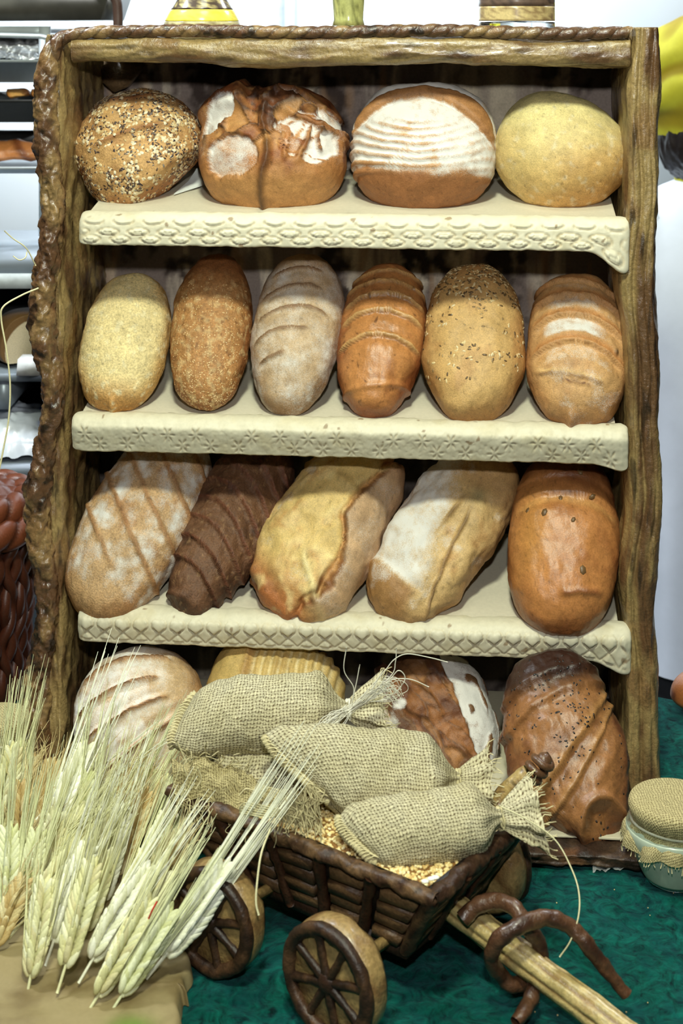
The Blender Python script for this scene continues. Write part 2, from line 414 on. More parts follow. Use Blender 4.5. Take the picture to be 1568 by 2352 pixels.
# right upright: thick bark-like post with long grooves
zs = np.linspace(0.0, 1.328, 320); rc = np.array([loc(1473 + 6 * math.sin(v / 130) + 4 * math.sin(v / 57), v, 0.0) for v in 60 + (1.33 - zs) / 2.66 * F])
hu = 0.0315 + 0.0022 * np.sin(zs * 15 + 1) + 0.0015 * np.sin(zs * 37)
hu = hu * (1 - 0.22 * sm(1.20, 1.328, zs))
def post_groove(P):
    x = P[:, 0] - np.interp(P[:, 2], zs, rc[:, 0])
    w = 0.004 * np.sin(P[:, 2] * 14) + 0.003 * fbm(P * np.array([1, 1, 8]), 2)
    return -0.006 * gs(x - (-0.006 + w), 0.0035) - 0.003 * gs(x - (0.014 + w), 0.003) - 0.003 * gs(x - (-0.021 + w), 0.002)
def post_col(P):
    x = P[:, 0] - np.interp(P[:, 2], zs, rc[:, 0])
    return dough_cols(P, (1, 1, 0.16), bal=0.42 * sm(0.004, -0.014, x) - 0.16 + 0.25 * sm(0.02, 0.028, x), dark=0.75)
slab('side_panel', np.stack([rc[:, 0], np.full(320, 0.140), zs], 1), hu, 0.162, (1, 0, 0), (0, 1, 0), k=150, pw=6, amp=0.005, fr=30, stretch=(1, 1, 0.22), extra=post_groove, colf=post_col)
# rolled beam under the top and the top board
x0, x1 = loc(168, 118, 0.0)[0], loc(1446, 118, 0.0)[0]
xs = np.linspace(x0, x1, 420); zt = 1.33 - (116 - HOR) * 2.69 / F
slab('top_beam', np.stack([xs, np.full(420, 0.012), zt + 0.002 * np.sin(xs * 13) - 0.003 * sm(0.1, 0.5, xs)], 1), 0.030, 0.0262 + 0.002 * np.sin(xs * 9 + 2) + 0.0015 * np.sin(xs * 31), (0, 1, 0), (0, 0, 1), k=64, pw=2.6, amp=0.0045, fr=24,
     stretch=(0.3, 1, 1), colf=lambda P: dough_cols(P, (0.2, 1, 1), bal=0.28, dark=0.6))
slab('top_board', np.stack([np.linspace(x0, x1 + 0.02, 60), np.full(60, 0.165), np.full(60, 1.306)], 1), 0.152, 0.014, (0, 1, 0), (0, 0, 1), k=48, amp=0.003, colf=lambda P: dough_cols(P, (0.2, 1, 1)))
# twisted rope up the left edge, over the corner and along the top
rp = [(97, 1795), (90, 1730), (84, 1640), (90, 1540), (104, 1450), (110, 1385), (101, 1300), (88, 1200), (90, 1110), (104, 1030), (120, 950), (122, 890), (106, 810), (98, 720), (104, 640), (116, 560), (120, 480), (112, 380), (105, 280), (107, 190), (116, 125), (140, 90), (185, 77), (240, 73), (330, 72)]
rp += [(u, 72 + 2.2 * math.sin(u / 90) + (4 if u > 1000 else 0) * (u - 1000) / 440.0) for u in range(420, 1450, 60)] + [(1446, 76)]
pts = catmull([loc(u, v, -0.014 if v > 100 else -0.006) for u, v in rp], 26)
sl = np.concatenate([[0], np.cumsum(np.linalg.norm(np.diff(pts, axis=0), axis=1))])
n = int(sl[-1] / 0.0022); s = np.linspace(0, sl[-1], n); pts = np.stack([np.interp(s, sl, pts[:, i]) for i in range(3)], 1)
left = sm(1.40, 1.22, s)                                    # 1 on the upright, 0 on the top run
k = 44; ph = np.arange(k) / k * 2 * np.pi
rad = (0.0115 + 0.0135 * left * (0.92 + 0.12 * np.sin(s * 17)))[:, None]
tw = np.where(left > 0.5, s * 62, s * 100)
tw = np.concatenate([[0], np.cumsum(np.diff(s) * (100 - 45 * left[1:]))])
prof = 0.74 + 0.15 * left[:, None] + (0.30 - 0.17 * left[:, None]) * np.sqrt(np.abs(np.cos(ph[None] + tw[:, None])) + 0.02) - (0.10 * np.abs(np.sin(ph[None] * 2.5 - tw[:, None] * 1.3)) * left[:, None])
P, D = sweep(pts, rad * prof, k)
P = P.reshape(-1, 3); Df = D.reshape(-1, 3); L = np.repeat(left, k)
P = P + Df * ((0.0015 + 0.0072 * L) * (fbm(P * np.array([40, 40, 15]), 4) + 0.7 * ridge(P * np.array([60, 60, 36]), 3) - 0.5))[:, None]
c = dough_cols(P, (0.5, 1, 0.5), a=lin((96, 68, 46)), b=lin((148, 120, 78)), bal=-0.05)
c = mix(c, lin((40, 24, 14)), (sm(0.42, 0.1, np.abs(np.cos(ph[None] + tw[:, None]))) * (0.55 - 0.25 * left[:, None])).ravel())
link('braided_trim', mesh('braided_trim', P, [grid_faces(n, k, False, True), np.arange(k)[None], (np.arange(k) + (n - 1) * k)[None]], c), M['dough_wood'], rack, label='twisted dough rope edging')
# back panel, mottled grey-brown
nx, nz_ = 260, 330
X, Z = np.meshgrid(np.linspace(-0.535, 0.55, nx), np.linspace(0.02, 1.31, nz_), indexing='ij')
P = np.stack([X, np.full_like(X, 0.305), Z], -1).reshape(-1, 3)
n1 = fbm(P * np.array([26, 1, 5.0]), 4); n2 = fbm(P * np.array([9, 1, 7]) + 3, 3); n3 = fbm(P * 40, 3)
c = mix(np.tile(lin((116, 104, 98)), (len(P), 1)), lin((186, 174, 156)), sm(0.0, 0.5, n1))
c = mix(c, lin((58, 48, 44)), sm(0.1, 0.5, n2 + 0.4 * n3)); c = mix(c, lin((150, 120, 92)), sm(0.25, 0.6, fbm(P * np.array([20, 1, 4.0]) + 50, 3)) * 0.6)
c = c * 1.55
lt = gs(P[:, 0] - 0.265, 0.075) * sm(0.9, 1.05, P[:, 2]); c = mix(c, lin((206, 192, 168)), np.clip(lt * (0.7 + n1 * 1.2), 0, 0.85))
c = c * (1 - 0.66 * sm(0.625, 0.615, P[:, 2]))[:, None]           # the lower half is coloured darker, with a sharp edge
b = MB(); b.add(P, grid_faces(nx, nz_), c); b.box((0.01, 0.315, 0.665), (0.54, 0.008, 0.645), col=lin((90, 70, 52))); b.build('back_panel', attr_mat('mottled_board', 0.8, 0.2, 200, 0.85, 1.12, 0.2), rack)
# little dough gusset high in the left corner
gp = [loc(232, 150, 0.27), loc(300, 135, 0.27), loc(332, 150, 0.27), loc(290, 200, 0.27), loc(262, 212, 0.27), loc(236, 190, 0.27)]
gp = np.array(gp); b = MB(); g2 = np.concatenate([gp, gp * [1, 1, 1] + [0, 0.03, 0], gp.mean(0)[None] + [[0, -0.012, 0]]])
b.add(g2, [np.array([[i, (i + 1) % 6, 6 + (i + 1) % 6, 6 + i] for i in range(6)]), np.array([[12, (i + 1) % 6, i] for i in range(6)])], lin((126, 100, 70))); b.build('corner_gusset', M['dough_wood'], rack)
# base board of rough bark-like dough reaching forward under the bottom loaves
slab('base_board', np.stack([np.linspace(-0.47, 0.50, 200), np.full(200, 0.02), np.full(200, 0.016)], 1), 0.285, 0.014, (0, 1, 0), (0, 0, 1), k=120, pw=7, amp=0.006, fr=26, stretch=(0.6, 0.6, 1),
     colf=lambda P: dough_cols(P, (0.5, 0.5, 1), a=lin((52, 36, 26)), b=lin((96, 74, 52)), bal=-0.1), mat='dark_dough')

# shelves
slab('shelf_board', np.stack([np.linspace(-0.455, 0.475, 80), np.full(80, 0.035), np.full(80, 0.0335)], 1), 0.262, 0.0035, (0, 1, 0), (0, 0, 1), k=60, pw=7, amp=0.0015, fr=16, colf=lambda P: np.tile(lin((206, 198, 172)), (len(P), 1)), mat='ivory', label='ivory sheet on the base board')
IV = lin((222, 215, 190))
TILT = math.tan(math.radians(10))
def orn1(s, q):
    d = np.zeros_like(s); per = 0.054
    for row, (q0, ph, hs, hq) in enumerate([(0.12, 0.0, 0.016, 0.13), (0.52, 0.5, 0.017, 0.12), (0.80, 0.1, 0.016, 0.12)]):
        idx = np.floor(s / per + ph); ds = (s / per + ph - idx - 0.5) * per; j = np.sin(idx * 12.9 + row) * 0.1
        e = np.sqrt((ds / hs) ** 2 + ((q - q0 - 0.12 * j) / hq) ** 2)
        d += 0.0030 * sm(1.05, 0.55, e) * (0.9 + j) - 0.0028 * gs(e - 1.12, 0.15) + (0.0016 * gs(e - 0.55, 0.12) - 0.0022 * gs(e - 0.40, 0.12) if row else 0)
    return d
def orn2(s, q):
    d = np.zeros_like(s); per = 0.050
    for q0, ph in ((0.40, 0.0), (0.78, 0.5)):
        idx = np.floor(s / per + ph); ds = (s / per + ph - idx - 0.5) * per; dz = (q - q0) * 0.048
        ok = np.sin(idx * 7.7 + q0 * 9) > -0.75
        for a in range(6):
            cx, cz = 0.0085 * math.cos(a * math.pi / 3), 0.0085 * math.sin(a * math.pi / 3)
            al = a * math.pi / 3; r1 = (ds - cx) * math.cos(al) + (dz - cz) * math.sin(al); r2 = -(ds - cx) * math.sin(al) + (dz - cz) * math.cos(al)
            d += -0.0032 * gs(r1, 0.0042) * gs(r2, 0.0013) * ok
    return d + -0.0006 * sm(0.2, 0.5, perlin(np.stack([s * 160, q * 9, s * 0], -1)))
def orn3(s, q):
    per = 0.0328; idx = np.floor(s / per); x = (s / per - idx - 0.5) * per
    z = (0.5 - q) * 0.046
    hx = x / 0.0105; hz = (z - 0.0085) / 0.0085
    hv = (hx ** 2 + hz ** 2 - 1) ** 3 - hx ** 2 * hz ** 3
    d = 0.0036 * sm(0.25, -0.15, hv) - 0.0024 * gs(hv - 0.5, 0.35) * (np.abs(hz) < 1.6)
    l1 = (np.abs(x) - (0.0045 - z) * 0.85) / 1.3
    inb = sm(-0.021, -0.019, z) * sm(0.008, 0.004, z)
    d += -0.0024 * gs(np.abs(x) - np.abs(z + 0.0045) * 1.05, 0.0018) * inb
    t = sm(0.0, 0.003, -(np.abs(x) - (-(z + 0.0065)) * 0.8)) * sm(-0.0185, -0.0165, z); d += 0.0018 * t - 0.002 * gs(z + 0.019, 0.0013) * (np.abs(x) < 0.011)
    return d
def shelf(u0, u1, vmid, h, orn, droop, wav, back=0.0, mat=M['ivory']):
    z0 = CAM_Z - (vmid - HOR) * 2.69 / F
    xa, xb = loc(u0, vmid, -0.03)[0], loc(u1, vmid, -0.03)[0]
    nx, ny = 160, 40
    X, Y = np.meshgrid(np.linspace(xa + 0.012, xb - 0.020, nx), np.linspace(-0.004, 0.298, ny), indexing='ij')
    Zt = z0 + Y * TILT + 0.0015 * perlin(np.stack([X * 14, Y * 14, X * 0 + z0], -1))
    T = np.stack([X, Y, Zt], -1).reshape(-1, 3); Bm = T - [0, 0, 0.014]; nn = nx * ny
    f = grid_faces(nx, ny)
    edge = np.concatenate([np.arange(ny), np.arange(1, nx) * ny + ny - 1, (nx - 1) * ny + np.arange(ny - 1)[::-1], np.arange(1, nx - 1)[::-1] * ny])
    sk = np.stack([edge, np.roll(edge, -1), np.roll(edge, -1) + nn, edge + nn], 1)
    b = MB(); b.add(np.concatenate([T, Bm]), [f, f[:, ::-1] + nn, sk[:, ::-1].copy()], np.concatenate([np.tile(lin((214, 206, 184)), (nn, 1))] * 2))
    board = b.build('shelf_board', mat, rack)
    pr = catmull([(0.010, 0.0015), (-0.006, 0.003), (-0.020, -0.001), (-0.029, -0.010), (-0.032, -0.022), (-0.033 + back, -h + 0.008), (-0.029 + back, -h), (-0.012, -h + 0.001), (0.002, -h + 0.006), (0.004, -0.016)], 10)
    sl = np.concatenate([[0], np.cumsum(np.linalg.norm(np.diff(pr, axis=0), axis=1))]); m_ = 74; t = np.linspace(0, sl[-1], m_)
    pr = np.stack([np.interp(t, sl, pr[:, i]) for i in range(2)], 1)
    n = 640; S = np.linspace(0, 1, n)
    x = xa + (xb - xa) * S
    s_ = (x - xa)[:, None] + 0 * t[None]; q = np.clip((-pr[:, 1] - 0.006) / (h - 0.008), 0, 1)[None] + 0 * s_
    face = (sm(-0.007, -0.014, pr[:, 1]) * sm(-h - .001, -h + 0.006, pr[:, 1]) * (np.arange(m_) <= np.argmin(pr[:, 1])))[None] + 0 * s_
    dr = droop * sm(1 - 0.075 / (xb - xa), 1.0, S)
    zsc = 1 + dr[:, None] * sm(0.0, -h, pr[:, 1])[None]
    P = np.stack([x[:, None] + 0 * s_, pr[:, 0][None] + 0 * s_, z0 + pr[:, 1][None] * zsc], -1)
    P[..., 2] += 0.002 * wav * perlin(np.stack([s_ * 22, 0 * s_ + z0 * 7, 0 * s_], -1)) + 0.0012 * perlin(np.stack([s_ * 55, q * 2, 0 * s_], -1))
    end = np.minimum(S, 1 - S) * (xb - xa)
    rnd = np.sqrt(np.clip(1 - (1 - np.clip(end / 0.016, 0, 1)) ** 2, 0, 1))[:, None]
    ctr = np.array([-0.014, z0 - h / 2])
    P[..., 1] = ctr[0] + (P[..., 1] - ctr[0]) * (0.55 + 0.45 * rnd); P[..., 2] = np.where(rnd < 1, ctr[1] + (P[..., 2] - ctr[1]) * (0.80 + 0.20 * rnd), P[..., 2])
    P = P.reshape(-1, 3); f = grid_faces(n, m_, False, True); N = normals(P, f)
    if N[n // 2 * m_ + 25][1] > 0: f = f[:, ::-1].copy(); N = -N
    d = orn(s_, q) * face * sm(0.004, 0.016, end)[:, None]
    d = d.ravel() + 0.0013 * fbm(P * 45, 3)
    P = P + N * d[:, None]
    c = np.tile(IV, (len(P), 1)); nn_ = fbm(P * 20, 3)
    c = mix(c, lin((206, 192, 150)), sm(0.1, 0.6, nn_) * 0.35); c = mix(c, lin((176, 150, 104)), sm(0.0002, -0.0022, orn(s_, q).ravel() * face.ravel()) * 0.35)
    c = mix(c, lin((130, 96, 58)), sm(0.62, 0.72, perlin(P * 60)) * 0.7)
    link('front_lip', mesh('front_lip', P, [f, np.arange(m_)[None], (np.arange(m_) + (n - 1) * m_)[None]], c), mat, board, label='embossed ivory dough edge')
    return z0
Z1 = shelf(180, 1446, 493, 0.055, orn1, 0.72, 1.0)
Z2 = shelf(162, 1444, 962, 0.064, orn2, 0.20, 0.6, 0.016)
Z3 = shelf(177, 1450, 1410, 0.058, orn3, 0.42, 0.5, 0.010)

# ------------------------------------------------------------------ loaves
def disc_dirs(n, tmax):
    a = np.linspace(-1, 1, n); X, Y = np.meshgrid(a, a, indexing='ij'); X = X.ravel(); Y = Y.ravel()
    r = np.maximum(np.abs(X), np.abs(Y)); big = np.abs(X) > np.abs(Y)
    with np.errstate(divide='ignore', invalid='ignore'):
        ph = np.where(big, np.pi / 4 * np.where(X != 0, Y / X, 0), np.pi / 2 - np.pi / 4 * np.where(Y != 0, X / Y, 0))
    sg = np.where(big, np.sign(X), np.sign(Y)); sg[sg == 0] = 1
    th = r * tmax
    return np.stack([np.sin(th) * np.cos(ph) * sg, np.sin(th) * np.sin(ph) * sg, np.cos(th)], 1)
LN = 158
DIRS = disc_dirs(LN, 2.25); LF = grid_faces(LN, LN)
_th = np.arccos(np.clip(DIRS[:, 2], -1, 1)); AREA = np.where(_th > 1e-6, np.sin(_th) / np.maximum(_th, 1e-6), 1.0)
idx = np.arange(LN * LN).reshape(LN, LN)
LCAP = np.concatenate([idx[:, 0], idx[-1, 1:], idx[-2::-1, -1], idx[0, -2:0:-1]])[None]
class L: pass
def loaf(name, u, v, w, l, yl, feat, label, e=32, roll=0, yawc=0, thick=0.62, pw=2.3, flat=0.45, taper=0.0, mat='crust', group=None, shape=None, part=False, lump=0.004):
    C, d = rk(u, v, yl)
    dep = math.degrees(math.atan2(CAM_Z - C[2], d)); er = math.radians(e)
    lb = w * d / F; la = l * d / F / math.cos(math.radians(e - dep)); lc = lb * thick
    c = np.array([0, -math.cos(er), math.sin(er)]); a = np.array([0, math.sin(er), math.cos(er)]); b = np.array([1.0, 0, 0])
    r = math.radians(roll); a, b = math.cos(r) * a + math.sin(r) * b, math.cos(r) * b - math.sin(r) * a
    Ry = np.array(Matrix.Rotation(YAW + math.radians(yawc), 3, 'Z')); B = np.stack([Ry @ b, Ry @ a, Ry @ c], 1)
    S = DIRS; rr = (np.abs(S) ** pw).sum(1) ** (-1 / pw)
    q = S * rr[:, None]; q[:, 2] = np.where(q[:, 2] < 0, q[:, 2] * flat, q[:, 2])
    q[:, 0] *= 1 + taper * q[:, 1]
    if shape is not None: q = shape(q)
    D = np.array([lb, la, lc]); P = q * D; N = normals(P, LF)
    if N[LN * LN // 2][2] < 0: N = -N; F_ = LF[:, ::-1].copy(); cap = LCAP
    else: F_ = LF; cap = LCAP[:, ::-1].copy()
    o = L(); o.x, o.y, o.z = q[:, 0], q[:, 1], q[:, 2]; o.P = P; o.D = D; o.s = hash(label) % 97 * 0.0 + (u * 0.013 + v * 0.007)
    o.nz = lambda f, k=3, st=(1, 1, 1): fbm(P * f * np.array(st) + o.s, k)
    disp, col, fl = feat(o)
    disp = disp + lump * o.nz(14, 2) + 0.0012 * o.nz(45, 4)
    g_ = col @ np.array([0.3, 0.55, 0.15]); col = col * 0.90 + 0.10 * g_[:, None]
    col = col * np.clip(1 + 0.22 * o.nz(26, 4) + 0.16 * o.nz(120, 2), 0.4, 1.5)[:, None]; col = mix(col, col * 0.45, sm(0.50, 0.66, o.nz(150, 2)) * 0.6)
    P = P + N * disp[:, None]; N = normals(P, F_)
    fl = fl * np.clip(0.90 + 0.38 * o.nz(34, 4) + 0.25 * o.nz(110, 2), 0, 1.2)
    me = mesh(name, P, [F_, cap], np.concatenate([col, np.clip(fl, 0, 1)[:, None]], 1))
    if part:
        root = empty(name, label=label, cat='bread', group=group); ob = link('crust', me, M[mat], root)
    else: root = ob = link(name, me, M[mat], label=label, cat='bread', group=group)
    root.matrix_world = Matrix(np.vstack([np.column_stack([B, C]), [0, 0, 0, 1]]).tolist())
    o.P, o.N, o.ob, o.root = P, N, ob, root
    return o
def T(c, n): return np.tile(lin(c), (n, 1))
NV = LN * LN
def slash(o, y0, slope=0.0, curv=0.0, x0=-0.8, x1=0.8, w=0.04, rag=0.02):
    """signed distance (in units of the length) to one knife cut and its mask"""
    t = o.y - (y0 + slope * o.x + curv * o.x ** 2) + rag * o.nz(60, 2)
    return t, sm(x0, x0 + 0.18, o.x) * sm(x1, x1 - 0.18, o.x)
def baked(o, mid, edge, dark=None, k=0.5):
    """crust browner towards the sides of the loaf (bake colour)"""
    r = np.clip(1 - o.z, 0, 1.4) + 0.22 * o.nz(16, 3)
    c = mix(T(mid, NV), lin(edge), sm(0.25, 0.85, r))
    if dark is not None: c = mix(c, lin(dark), sm(0.1, 0.55, o.nz(22, 4)) * k)
    return c
def seeds(o, name, n, mask, dims, cols, rng, sink=0.25, label=None, jit=0.0015, mat='seed'):
    w = np.clip(mask, 0, None) * (o.z > -0.10) * AREA * np.where(o.z > 0, 1, 0.6); w = w / w.sum()
    i = rng.choice(NV, n, p=w)
    P = o.P[i] + rng.normal(size=(n, 3)) * jit * 0; cc = np.array([lin(c) for c in cols])[rng.randint(0, len(cols), n)]
    dd = np.array(dims)[rng.randint(0, len(dims), n)] if np.ndim(dims) == 2 else dims
    return scatter(name, P, o.N[i], dd, cc, M[mat], o.ob if o.root is o.ob else o.root, rng, sink=sink, label=label)
rg = np.random.RandomState(5)
def cells(x, y, n, seed):
    """broken-crust facets: edge distance, a random height and a tilt for each cell"""
    r = np.random.RandomState(seed); C = r.uniform(-1.1, 1.1, (n, 2)); D2 = np.hypot(x[:, None] - C[None, :, 0], y[:, None] - C[None, :, 1]); i = np.argsort(D2, 1)[:, :2]; k = np.arange(len(x)); h = r.uniform(-1, 1, n); tl = r.normal(size=(n, 2))
    return D2[k, i[:, 1]] - D2[k, i[:, 0]], h[i[:, 0]], (tl[i[:, 0]] * np.stack([x, y], 1)).sum(1) - (tl * C).sum(1)[i[:, 0]]

# ---- top shelf
def tilted(q):
    s = 0.70 * q[:, 0] - 0.714 * q[:, 1]; ex = np.clip(s - 0.66, 0, None) * 0.75; t = 0.76 * q[:, 0] + 0.65 * q[:, 1]; ex2 = np.clip(-t - 0.6, 0, None) * 0.12
    return q - np.stack([0.70 * ex - 0.76 * ex2, -0.714 * ex - 0.65 * ex2, 0 * ex], 1)
G1 = 'loaves on the top shelf'
def f(o):
    t = o.y - 0.36 * o.x - 0.10 + 0.12 * o.x ** 2
    cut = gs(t, 0.035) * sm(-0.65, -0.4, o.x) * sm(0.6, 0.3, o.x); t2 = o.y - 0.2 * o.x - 0.72
    c2 = gs(t2, 0.05) * sm(-0.5, -0.3, o.x) * sm(0.4, 0.2, o.x)
    c = baked(o, (206, 158, 92), (172, 112, 56), (150, 96, 46), 0.5); c = mix(c, lin((150, 84, 40)), np.maximum(cut, c2) * 0.7)
    o.bare = np.maximum(gs(t + 0.22, 0.2) * gs(o.x + 0.35, 0.45), np.maximum(cut, 0.8 * c2))
    return -0.006 * cut - 0.004 * c2 + 0.004 * gs(t + 0.15, 0.15) + 0.0015 * o.nz(70, 3), c, 0 * o.x
o = loaf('seeded_round_loaf', 320, 350, 150, 140, 0.125, f, 'round loaf crusted with oat flakes and dark seeds, against the left upright', e=22, roll=0, thick=0.80, pw=2.1, flat=0.5, group=G1, part=True, mat='crust_coarse', shape=tilted)
clump = sm(-0.5, 0.3, fbm(o.P * 30 + 4, 2)) * (1 - 0.85 * np.clip(o.bare, 0, 1)) + 0.05
seeds(o, 'oat_flakes', 1500, clump, [(0.0052, 0.0036, 0.0011), (0.0042, 0.0030, 0.0010), (0.0028, 0.0018, 0.0009)], [(232, 214, 176), (218, 196, 150), (236, 222, 190), (206, 176, 124)], rg)
seeds(o, 'dark_seeds', 2000, clump, [(0.0040, 0.0020, 0.0012), (0.0030, 0.0016, 0.0010)], [(64, 48, 42), (84, 62, 48), (52, 40, 44), (104, 80, 58), (128, 118, 110)], rg)

def f(o):
    x, y = o.x, o.y; rag = 0.07 * o.nz(26, 4) + 0.04 * o.nz(60, 3)
    def blob(cx, cy, rx, ry, rot=0):
        a = math.radians(rot); dx, dy = x - cx, y - cy; p = dx * math.cos(a) + dy * math.sin(a); q = -dx * math.sin(a) + dy * math.cos(a)
        return 1 - np.sqrt((p / rx) ** 2 + (q / ry) ** 2) + rag * 2.0
    pl = sm(0.0, 0.10, np.maximum(blob(-0.72, 0.30, 0.13, 0.34, -35), blob(-0.52, 0.45, 0.09, 0.14, -30)))
    pb = sm(0.0, 0.10, blob(-0.46, -0.32, 0.38, 0.34, 10)); prt = sm(0.0, 0.10, np.maximum(blob(0.55, -0.02, 0.40, 0.42, 15), blob(0.40, 0.16, 0.34, 0.16, 10)))
    pu = sm(0, 0.10, blob(0.82, 0.35, 0.2, 0.16, -30))
    rr_ = np.sqrt(x ** 2 + y ** 2); rim = gs(rr_ - 0.80 + 0.02 * o.nz(40), 0.05) * sm(-0.22, -0.05, x) * sm(0.25, 0.5, y)
    fing = np.zeros_like(x)
    for x0, sl, ya, yb, ww in ((0.50, 0.30, -0.42, 0.18, 0.055), (0.30, 0.18, -0.40, 0.02, 0.02), (0.70, -0.25, -0.2, 0.12, 0.03), (0.22, -0.1, -0.35, 0.05, 0.02)):
        fing = np.maximum(fing, gs(x - (x0 + sl * (y + 0.1)) + 0.03 * o.nz(40), ww * (0.35 + 0.65 * sm(yb, ya, y))) * sm(ya - 0.06, ya + 0.06, y) * sm(yb + 0.05, yb - 0.05, y))
    fing = np.maximum(fing, gs(y - 0.28 + 0.35 * (x - 0.5) + 0.03 * o.nz(40), 0.05) * sm(0.05, 0.2, x))
    fing = np.maximum(fing, gs(y - 0.16 - 0.9 * (x - 0.85) ** 2 + 0.3 * (0.85 - x), 0.03) * sm(0.6, 0.7, x))
    plate = np.clip(np.maximum.reduce([pl, pb, prt, pu, rim]) - 1.1 * fing, 0, 1)
    crack = gs(x + 0.02 + 0.04 * np.sin(y * 6) + 0.02 * o.nz(50), 0.03 + 0.05 * sm(0.3, -0.5, y) * 0.3) * sm(0.55, 0.3, y)
    tear = sm(0.28, 0.42, y + 0.10 * o.nz(30) + 0.25 * x * (x < 0)) * (1 - rim)
    c = mix(T((190, 126, 62), NV), lin((140, 76, 32)), sm(-0.2, 0.5, o.nz(24, 4) + 0.35 * tear)); c = mix(c, lin((206, 148, 78)), sm(-0.35, -0.8, y) * 0.8)
    c = mix(c, lin((78, 44, 24)), np.clip(tear * sm(0.02, 0.42, o.nz(34, 4) + 0.3 * gs(x + 0.02, 0.3) * gs(y - 0.72, 0.18)), 0, 1) * 0.9)
    c = mix(c, lin((214, 156, 84)), sm(0.70, 0.92, ridge(o.P * 18 + 3, 3)) * 0.7 * (y > -0.3)); c = mix(c, lin((70, 44, 26)), np.clip(crack * 0.8, 0, 1)); c = mix(c, lin((66, 40, 24)), sm(0.80, 0.93, ridge(o.P * np.array([16, 9, 16]) + 7, 3)) * sm(-0.1, 0.2, y) * 0.8); c = mix(c, lin((76, 56, 44)), gs(x - 0.06, 0.09) * gs(y - 0.25, 0.17) * 0.9)
    fl = np.clip(pl * 1.0 + pb * 0.62 + prt * 0.85 + pu * 0.9 + rim * 0.95, 0, 1) * (1 - np.clip(1.3 * fing, 0, 1)) * (1 - crack); fl = fl + 0.30 * sm(0.5, 0.9, np.abs(x)) * sm(-0.6, -0.2, y) * (1 - tear)
    pe = gs(plate - 0.35, 0.25) * (1 - rim); c = mix(c, lin((84, 48, 24)), pe * 0.7); lob = sm(-0.30, -0.40, x + 0.05 * o.nz(30)) * sm(0.30, 0.50, y)
    d = 0.0085 * plate - 0.013 * crack - 0.005 * fing + tear * (0.010 * o.nz(24, 4) + 0.007 * ridge(o.P * 40)) * sm(0.84, 0.68, rr_) - 0.012 * tear * sm(0.95, 0.75, rr_) + 0.014 * rim - 0.016 * lob + 0.006 * gs(x + 0.16, 0.12) * sm(-0.1, 0.4, y)
    wx, wy = x + 0.07 * o.nz(20, 3), y * 0.8 + 0.07 * o.nz(23, 3); ed, ch, tl = cells(wx, wy, 70, 4); reg = sm(-0.15, 0.05, y + 0.25 * gs(x + 0.25, 0.2)) * (1 - np.clip(plate, 0, 1)) * sm(0.96, 0.84, rr_)
    d = d + reg * (0.0045 * ch + 0.010 * np.clip(tl, -0.5, 0.5) - 0.005 * gs(ed, 0.035)); c = mix(c, lin((216, 156, 82)), reg * sm(0.1, 0.9, ch) * 0.6); c = mix(c, lin((104, 58, 28)), reg * sm(-0.2, -0.9, ch) * 0.7); c = mix(c, lin((52, 30, 18)), reg * gs(ed, 0.022) * 0.85)
    pe2, pc, pt = cells(x + 0.06 * o.nz(30, 2), y + 0.06 * o.nz(33, 2), 46, 9); pk = np.clip(plate - rim, 0, 1); fl = fl * (1 - 0.95 * gs(pe2, 0.016) * pk * (x > 0.1)) * (1 - 0.25 * pk * (pc < -0.3)); d = d - 0.0022 * gs(pe2, 0.02) * pk * (x > 0.1)
    return d + 0.0008 * o.nz(90, 2), c, fl * 0.92
loaf('cracked_rustic_loaf', 628, 348, 170, 141, 0.115, f, 'round rustic loaf with deeply cracked brown crust and peeling floury patches', e=24, thick=0.72, pw=2.5, flat=0.5, group=G1, mat='crust')

def f(o):
    x, y = o.x, o.y; e1 = 0.985 * np.sqrt(np.clip(1 - (x / 1.02) ** 2, 0, 1)); lo = 0.52 - 0.62 * (x - 0.0) ** 2 - 0.10 * x; hi = e1 - 0.21 - 0.05 * gs(x, 0.5)
    rag = 0.015 * o.nz(40); ear = sm(0.0, 0.03, y - lo + rag) * sm(0.02, -0.03, y - hi + rag) * sm(1.0, 0.85, np.abs(x))
    edge = gs(y - lo + rag, 0.02) * sm(0.92, 0.75, np.abs(x))
    rc_ = np.sqrt(((x + 0.05) / 1.30) ** 2 + (y - 0.62) ** 2); ringm = sm(0.28, 0.05, y) * sm(-0.66, -0.50, y)
    rings = np.sin((rc_ + 0.03 * o.nz(16, 3)) * 58) * ringm * (0.25 + 0.75 * sm(0.5, -0.2, x + 0.3 * o.nz(12)))
    side = sm(-0.46, -0.70, y + 0.14 * x + 0.10 * o.nz(18, 3) - 0.2 * x * x * (x > 0))
    c = mix(T((196, 146, 92), NV), lin((158, 100, 50)), side); c = mix(c, lin((178, 122, 66)), ear); c = mix(c, lin((120, 74, 38)), ear * sm(0.05, 0.5, o.nz(36)) * 0.4)
    fl = (0.98 - 0.30 * sm(0.2, 0.55, o.nz(24, 4))) * (1 - side * 0.97) * (1 - ear * 0.98); fl = fl - 0.55 * sm(0.35, -0.7, rings) * ringm; fl = fl + 0.25 * side * sm(0.35, 0.7, o.nz(50, 3))
    return 0.0024 * rings - 0.009 * ear * sm(-0.02, 0.10, y - lo) + 0.005 * edge * (1 - ear) + 0.004 * gs(y - hi - 0.06, 0.05) + 0.001 * o.nz(70), c, fl
loaf('floured_oval_loaf', 973, 342, 167, 143, 0.115, f, 'oval loaf thick with white flour, ringed, with a wide brown slash on top', e=26, thick=0.72, pw=2.4, flat=0.55, group=G1)

